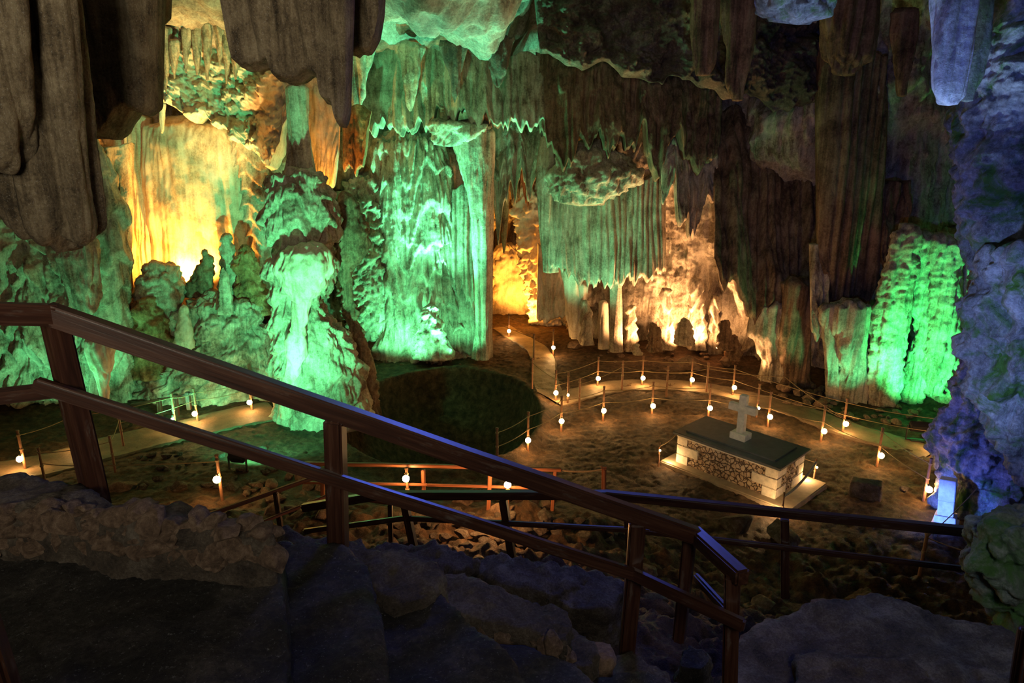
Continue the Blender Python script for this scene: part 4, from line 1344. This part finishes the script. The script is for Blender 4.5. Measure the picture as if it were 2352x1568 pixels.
# rubble core with uneven faces
bm = bmesh.new()
box(bm, -1.33, 1.33, -.67, .67, .08, .86)
for i in range(5):
    bmesh.ops.subdivide_edges(bm, edges=bm.edges[:], cuts=1, use_grid_fill=True)
V = np.array([v.co for v in bm.verts])
bm.normal_update()
d = .035 * np.clip(np.abs(perlin(V * 5.5)) * 2.4, 0, 1) + .012 * fbm(V * 14, 2) - .02
for v, q in zip(bm.verts, d):
    v.co += v.normal * q
o = from_bm('rubble_core', bm, RUBW, TR, True)
for sx in (-1, 1):
    for sy in (-1, 1):
        for j, (z0, z1, lx, ly) in enumerate([(.08, .34, .34, .52), (.34, .60, .62, .26), (.60, .84, .30, .46)]):
            xa, xb = (1.345 - lx, 1.355) if sx > 0 else (-1.355, -1.345 + lx)
            ya, yb = (.685 - ly, .695) if sy > 0 else (-.695, -.685 + ly)
            part_box('corner_block', (xa, xb, ya, yb, z0 + .004, z1 - .004), QUOIN, TR, .014)
part_box('cornice', (-1.37, 1.37, -.71, .71, .80, .875), QUOIN, TR, .015)
part_box('top_slab', (-1.45, 1.45, -.78, .78, .87, .945), SLABM, TR, .012)
part_box('upper_slab', (-1.20, 1.20, -.56, .56, .94, .985), SLABM, TR, .010)
CR = empty('cross', TC + Vector((0, 0, .985)), 'plain pale stone cross on a stepped foot standing on the tomb', 'cross')
CR.rotation_euler = (0, 0, ang)
part_box('pedestal', (-.21, .21, -.17, .17, 0, .17), CROSSM, CR, .012)
bm = bmesh.new()
pts = [(-.09, 0), (.09, 0), (.09, .54), (.36, .54), (.36, .72), (.09, .72), (.09, .98), (-.09, .98), (-.09, .72), (-.36, .72), (-.36, .54), (-.09, .54)]
f = bm.faces.new([bm.verts.new((x, -.075, z + .165)) for x, z in pts])
r = bmesh.ops.extrude_face_region(bm, geom=[f])
for e in r['geom']:
    if isinstance(e, bmesh.types.BMVert):
        e.co.y += .15
bmesh.ops.recalc_face_normals(bm, faces=bm.faces[:])
bevel_all(bm, .008)
from_bm('cross_body', bm, CROSSM, CR)
# corner posts of the tomb
tu = Vector((math.cos(ang), math.sin(ang), 0))
tv = Vector((-math.sin(ang), math.cos(ang), 0))
tp = []
for k, (x, y, lb) in enumerate([(1517, 1036, 'short lamp post at the left corner of the tomb plinth'), (1878, 1075, 'short lamp post at the right corner of the tomb plinth')]):
    tp.append(lamp_at(x, y, lb, h=.5, small=True, scale=.62))
q = on(1797, 1170, .25)
tp.append(Vector((q.x, q.y, gz(q.x, q.y))))
rope_post(tp[2], 'short lamp post at the near corner of the tomb plinth, behind the level handrail', lamp=.3, small=True, scale=.62)
rope([tp[2], tp[1]], .6, 'thick grey rope along the short right side of the tomb', sag=.12, r=.03, mat=simple('grey_rope', (.30, .29, .27), .9, bs=30))
rope([tp[1], tp[1] + Vector((-.45, .9, 0))], .6, 'thin rope from the right lamp post of the tomb to its far corner', sag=.05)
rope([tp[0], tp[0] + Vector((.55, .55, .1))], .6, 'thin rope from the left lamp post of the tomb to its left corner', sag=.05, r=.018)

MN = empty('monument', Vector((9.50, 13.28, -.02)), 'white stepped marble monument leaning by the violet-blue rock', 'monument')
MN.rotation_euler = (math.radians(-6), math.radians(10), math.radians(52))
part_box('base_step', (-.30, .30, -.24, .24, -.05, .12), MONU, MN, .01)
part_box('base_step', (-.26, .26, -.20, .20, .12, .27), MONU, MN, .01)
bm = bmesh.new()
vs = box(bm, -.19, .19, -.15, .15, .27, .60)
bevel_all(bm, .01)
from_bm('shaft', bm, MONU, MN)
bm = bmesh.new()
vs = box(bm, -.20, .20, -.155, .155, .60, 1.06)
bevel_all(bm, .012)
from_bm('shaft_top', bm, MONU, MN)
BK = slab('stone_block', [Vector(p) for p in ((8.02, 14.62, .36), (8.62, 14.35, .36), (8.78, 14.62, .36), (8.18, 14.9, .36))], .5, KERB, 'grey squared stone block lying between the tomb and the monument', 'stone block', .03, .025)
stone(on(2075, 1130, .1), .16, 2, 'small stone leaning on the right end of the grey block', 'stone', name='stone', pool=KM)

# ------------------------------------------------------------------ floodlights
def floodlight(p, aim, label, glass, s=1.0):
    r = empty('floodlight', p, label, 'floodlight')
    d = (Vector(aim) - Vector(p))
    yaw = math.atan2(d.y, d.x) - PI / 2
    r.rotation_euler = (0, 0, yaw)
    pit = math.radians(35)
    bm = bmesh.new()
    vs = box(bm, -.26 * s, .26 * s, -.10 * s, .08 * s, -.17 * s, .17 * s)
    for v in vs:
        if v.co.y < 0:
            v.co.x *= .75
            v.co.z *= .7
    bevel_all(bm, .015)
    h = from_bm('housing', bm, BLACK, r)
    h.location = (0, 0, .42 * s)
    h.rotation_euler = (pit, 0, 0)
    bm = bmesh.new()
    box(bm, -.23 * s, .23 * s, .082 * s, .088 * s, -.14 * s, .14 * s)
    g = from_bm('glass', bm, glass, h)
    g['label'] = 'lit green front glass'
    bm = bmesh.new()
    box(bm, -.16 * s, .16 * s, -.09 * s, .09 * s, 0, .04 * s)
    box(bm, -.29 * s, -.265 * s, -.03 * s, .03 * s, .02 * s, .46 * s)
    box(bm, .265 * s, .29 * s, -.03 * s, .03 * s, .02 * s, .46 * s)
    box(bm, -.29 * s, .29 * s, -.03 * s, .03 * s, .02 * s, .05 * s)
    from_bm('bracket', bm, BLACK, r)
    return r


fa = on_ground(548, 1082)
floodlight(fa, (-5.5, 19, 4), 'black floodlight on the green-lit earth behind the near handrail', GLASSG, .8)
fb = on(2105, 1012, 0)
floodlight(fb, (12.3, 21, 3), 'black floodlight aimed at the bright green columns on the right', GLASSG)

# ------------------------------------------------------------------ lights
GREEN = (.13, 1.0, .42)
TEAL = (.14, 1.0, .52)
ORANGE = (1.0, .37, .045)
PEACH = (1.0, .49, .20)
BLUE = (.10, .16, 1.0)


def spot(name, loc, aim, col, W, deg=90, blend=.6, r=.12):
    l = bpy.data.lights.new(name, 'SPOT')
    l.energy = W
    l.color = col
    l.spot_size = math.radians(deg)
    l.spot_blend = blend
    l.shadow_soft_size = r
    o = bpy.data.objects.new(name, l)
    COL.objects.link(o)
    o.location = loc
    o.rotation_euler = (Vector(aim) - Vector(loc)).to_track_quat('-Z', 'Y').to_euler()
    return o


def point(name, loc, col, W, r=.12):
    l = bpy.data.lights.new(name, 'POINT')
    l.energy = W
    l.color = col
    l.shadow_soft_size = r
    o = bpy.data.objects.new(name, l)
    COL.objects.link(o)
    o.location = loc
    return o


spot('flood_tower', fa + Vector((.15, .25, .5)), on(640, 985, 0), GREEN, 1100, 96, .8)
pt_ = Vector((-4.9, 13.2, gz(-4.9, 13.2) + .55))
spot('tower_fill', pt_, at(700, 600, 19.5), GREEN, 5000, 66, .7)  # second green source, unseen, added to reach the tower's upper part
spot('flood_mound', on(385, 975, .5), at(430, 800, 21), GREEN, 260, 110)
spot('flood_column', at(905, 865, 23.3) + Vector((0, 0, .35)), at(950, 480, 26), GREEN, 1250, 140)
spot('flood_column_right', at(1060, 850, 23.9) + Vector((0, 0, .3)), at(1040, 600, 25.5), GREEN, 420, 120)
spot('flood_pipes', (2.2, 22.7, .3), at(1350, 520, 25.5), (.22, 1, .50), 1500, 72, .8)
point('rail_glow', at(1120, 1150, 10.4), (1, .45, .15), 95, .05)
spot('flood_high', at(1000, 850, 23.8) + Vector((0, 0, .3)), at(980, 130, 24.8), TEAL, 9500, 62)
spot('flood_left_wall', on(150, 985, .6), at(110, 700, 19.5), GREEN, 520, 104)
spot('flood_niche', at(432, 655, 22.2), at(420, 330, 24.5), ORANGE, 2500, 150)
spot('flood_alcove', at(470, 640, 20.6), at(490, 170, 23.0), (1, .50, .15), 2600, 44, .9)
spot('flood_niche_edge', at(315, 690, 22.2), at(330, 300, 23.4), ORANGE, 500, 120)
spot('flood_orange_drape', at(760, 470, 20.9), at(745, 300, 22.2), ORANGE, 320, 120)
spot('flood_passage', at(1196, 742, 30.0), at(1225, 560, 31.5), ORANGE, 2000, 150)
spot('flood_peach', at(1575, 800, 25.5), at(1575, 500, 27), PEACH, 1800, 150)
spot('flood_peach_left', at(1480, 800, 25.2), at(1430, 560, 26.5), PEACH, 900, 140)
spot('flood_peach_right', at(1650, 805, 24.6), at(1640, 600, 26.5), PEACH, 900, 140)
spot('flood_peach_side', on(1725, 860, .3), at(1760, 740, 23), PEACH, 200, 110)
spot('flood_green_group', fb + Vector((.1, .3, .5)), at(2160, 735, 21), (.05, 1, .24), 2300, 84, .5)
spot('flood_green_side', at(1985, 945, 19.4), at(1930, 760, 21), (.12, 1, .40), 260, 90)
spot('flood_blue', (2.9, 5.5, 5.0), at(2300, 520, 9), (.11, .20, 1.0), 620, 100)
spot('flood_pale_low', (2.7, 5.6, 4.8), at(2310, 800, 8.8), (.42, .62, 1.0), 520, 42)
spot('flood_pale', at(2050, 1330, 7.6), at(2190, 120, 8), (.40, .62, 1.0), 2400, 40)
spot('flood_blue_low', on(1950, 1215, .5), at(2172, 1160, 13.5), (.08, .22, 1), 900, 30)
spot('flood_blue_foot', on(1975, 1215, .5), at(2230, 1050, 13.5), BLUE, 420, 70)
spot('cross_fill', (.5, -2.5, 10.8), (5.69, 15.7, 1.5), (1, .82, .60), 2600, 8, .5)  # unseen spot added to brighten the cross on the tomb
spot('flood_blue_rail', (4.6, 5.5, 8.3), (.3, 4.0, 6.0), BLUE, 50, 62)
spot('flood_blue_rail_far', (5.2, 7.4, 7.4), (2.6, 6.9, 4.1), BLUE, 90, 70)
spot('boulder_fill', (2.6, 2.2, 6.9), (3.9, 4.8, 5.4), (.28, .62, 1.0), 40, 70)  # unseen spot added beside the viewer to brighten the mossy boulder
for p_, W_ in ((on(1781, 1166, .18), 24), (on(1536, 1054, .22), 15), (on(1854, 1092, .22), 15)):
    point('tomb_light', p_, (1, .6, .26), W_, .06)


def area(name, loc, aim, col, W, size, spread=75):
    l = bpy.data.lights.new(name, 'AREA')
    l.energy = W
    l.color = col
    l.size = size
    l.spread = math.radians(spread)
    o = bpy.data.objects.new(name, l)
    COL.objects.link(o)
    o.location = loc
    o.rotation_euler = (Vector(aim) - Vector(loc)).to_track_quat('-Z', 'Y').to_euler()


# unseen fill panels added behind the viewer, in place of cave-mouth daylight
area('stalactite_fill', (-1.5, -3.5, 9.2), (-3.2, 8, 10.6), (1.0, .88, .66), 130, 2.0)
area('steps_fill', (1.5, -3.0, 10.5), (2.0, 3.6, 4.6), (1.0, .9, .75), 32, 2.0, 80)  # added fill to lift the steps and the lower right slab

area('blue_rail_fill', (2.2, 14, 11.6), (1.2, 4.5, 5.8), BLUE, 68, 2.0)  # unseen blue panel added for the sheen on the handrail tops

w = bpy.data.worlds.new('world')
SC.world = w
w.use_nodes = True
bg = w.node_tree.nodes['Background']
bg.inputs[0].default_value = (.70, .66, .56, 1)
bg.inputs[1].default_value = .032

# ------------------------------------------------------------------ camera, view
cam = bpy.data.cameras.new('camera')
cam.lens = 24
cam.sensor_width = 36
cam.clip_end = 200
co = bpy.data.objects.new('camera', cam)
COL.objects.link(co)
co.location = (0, 0, CH)
co.rotation_euler = (PI / 2 - PITCH, 0, 0)
SC.camera = co
SC.view_settings.view_transform = 'Standard'
SC.view_settings.look = 'None'
SC.view_settings.exposure = 0
SC.view_settings.gamma = 1
SC.cycles.max_bounces = 3
SC.cycles.diffuse_bounces = 2
SC.cycles.glossy_bounces = 2
SC.cycles.use_denoising = True
SC.cycles.sample_clamp_indirect = 4
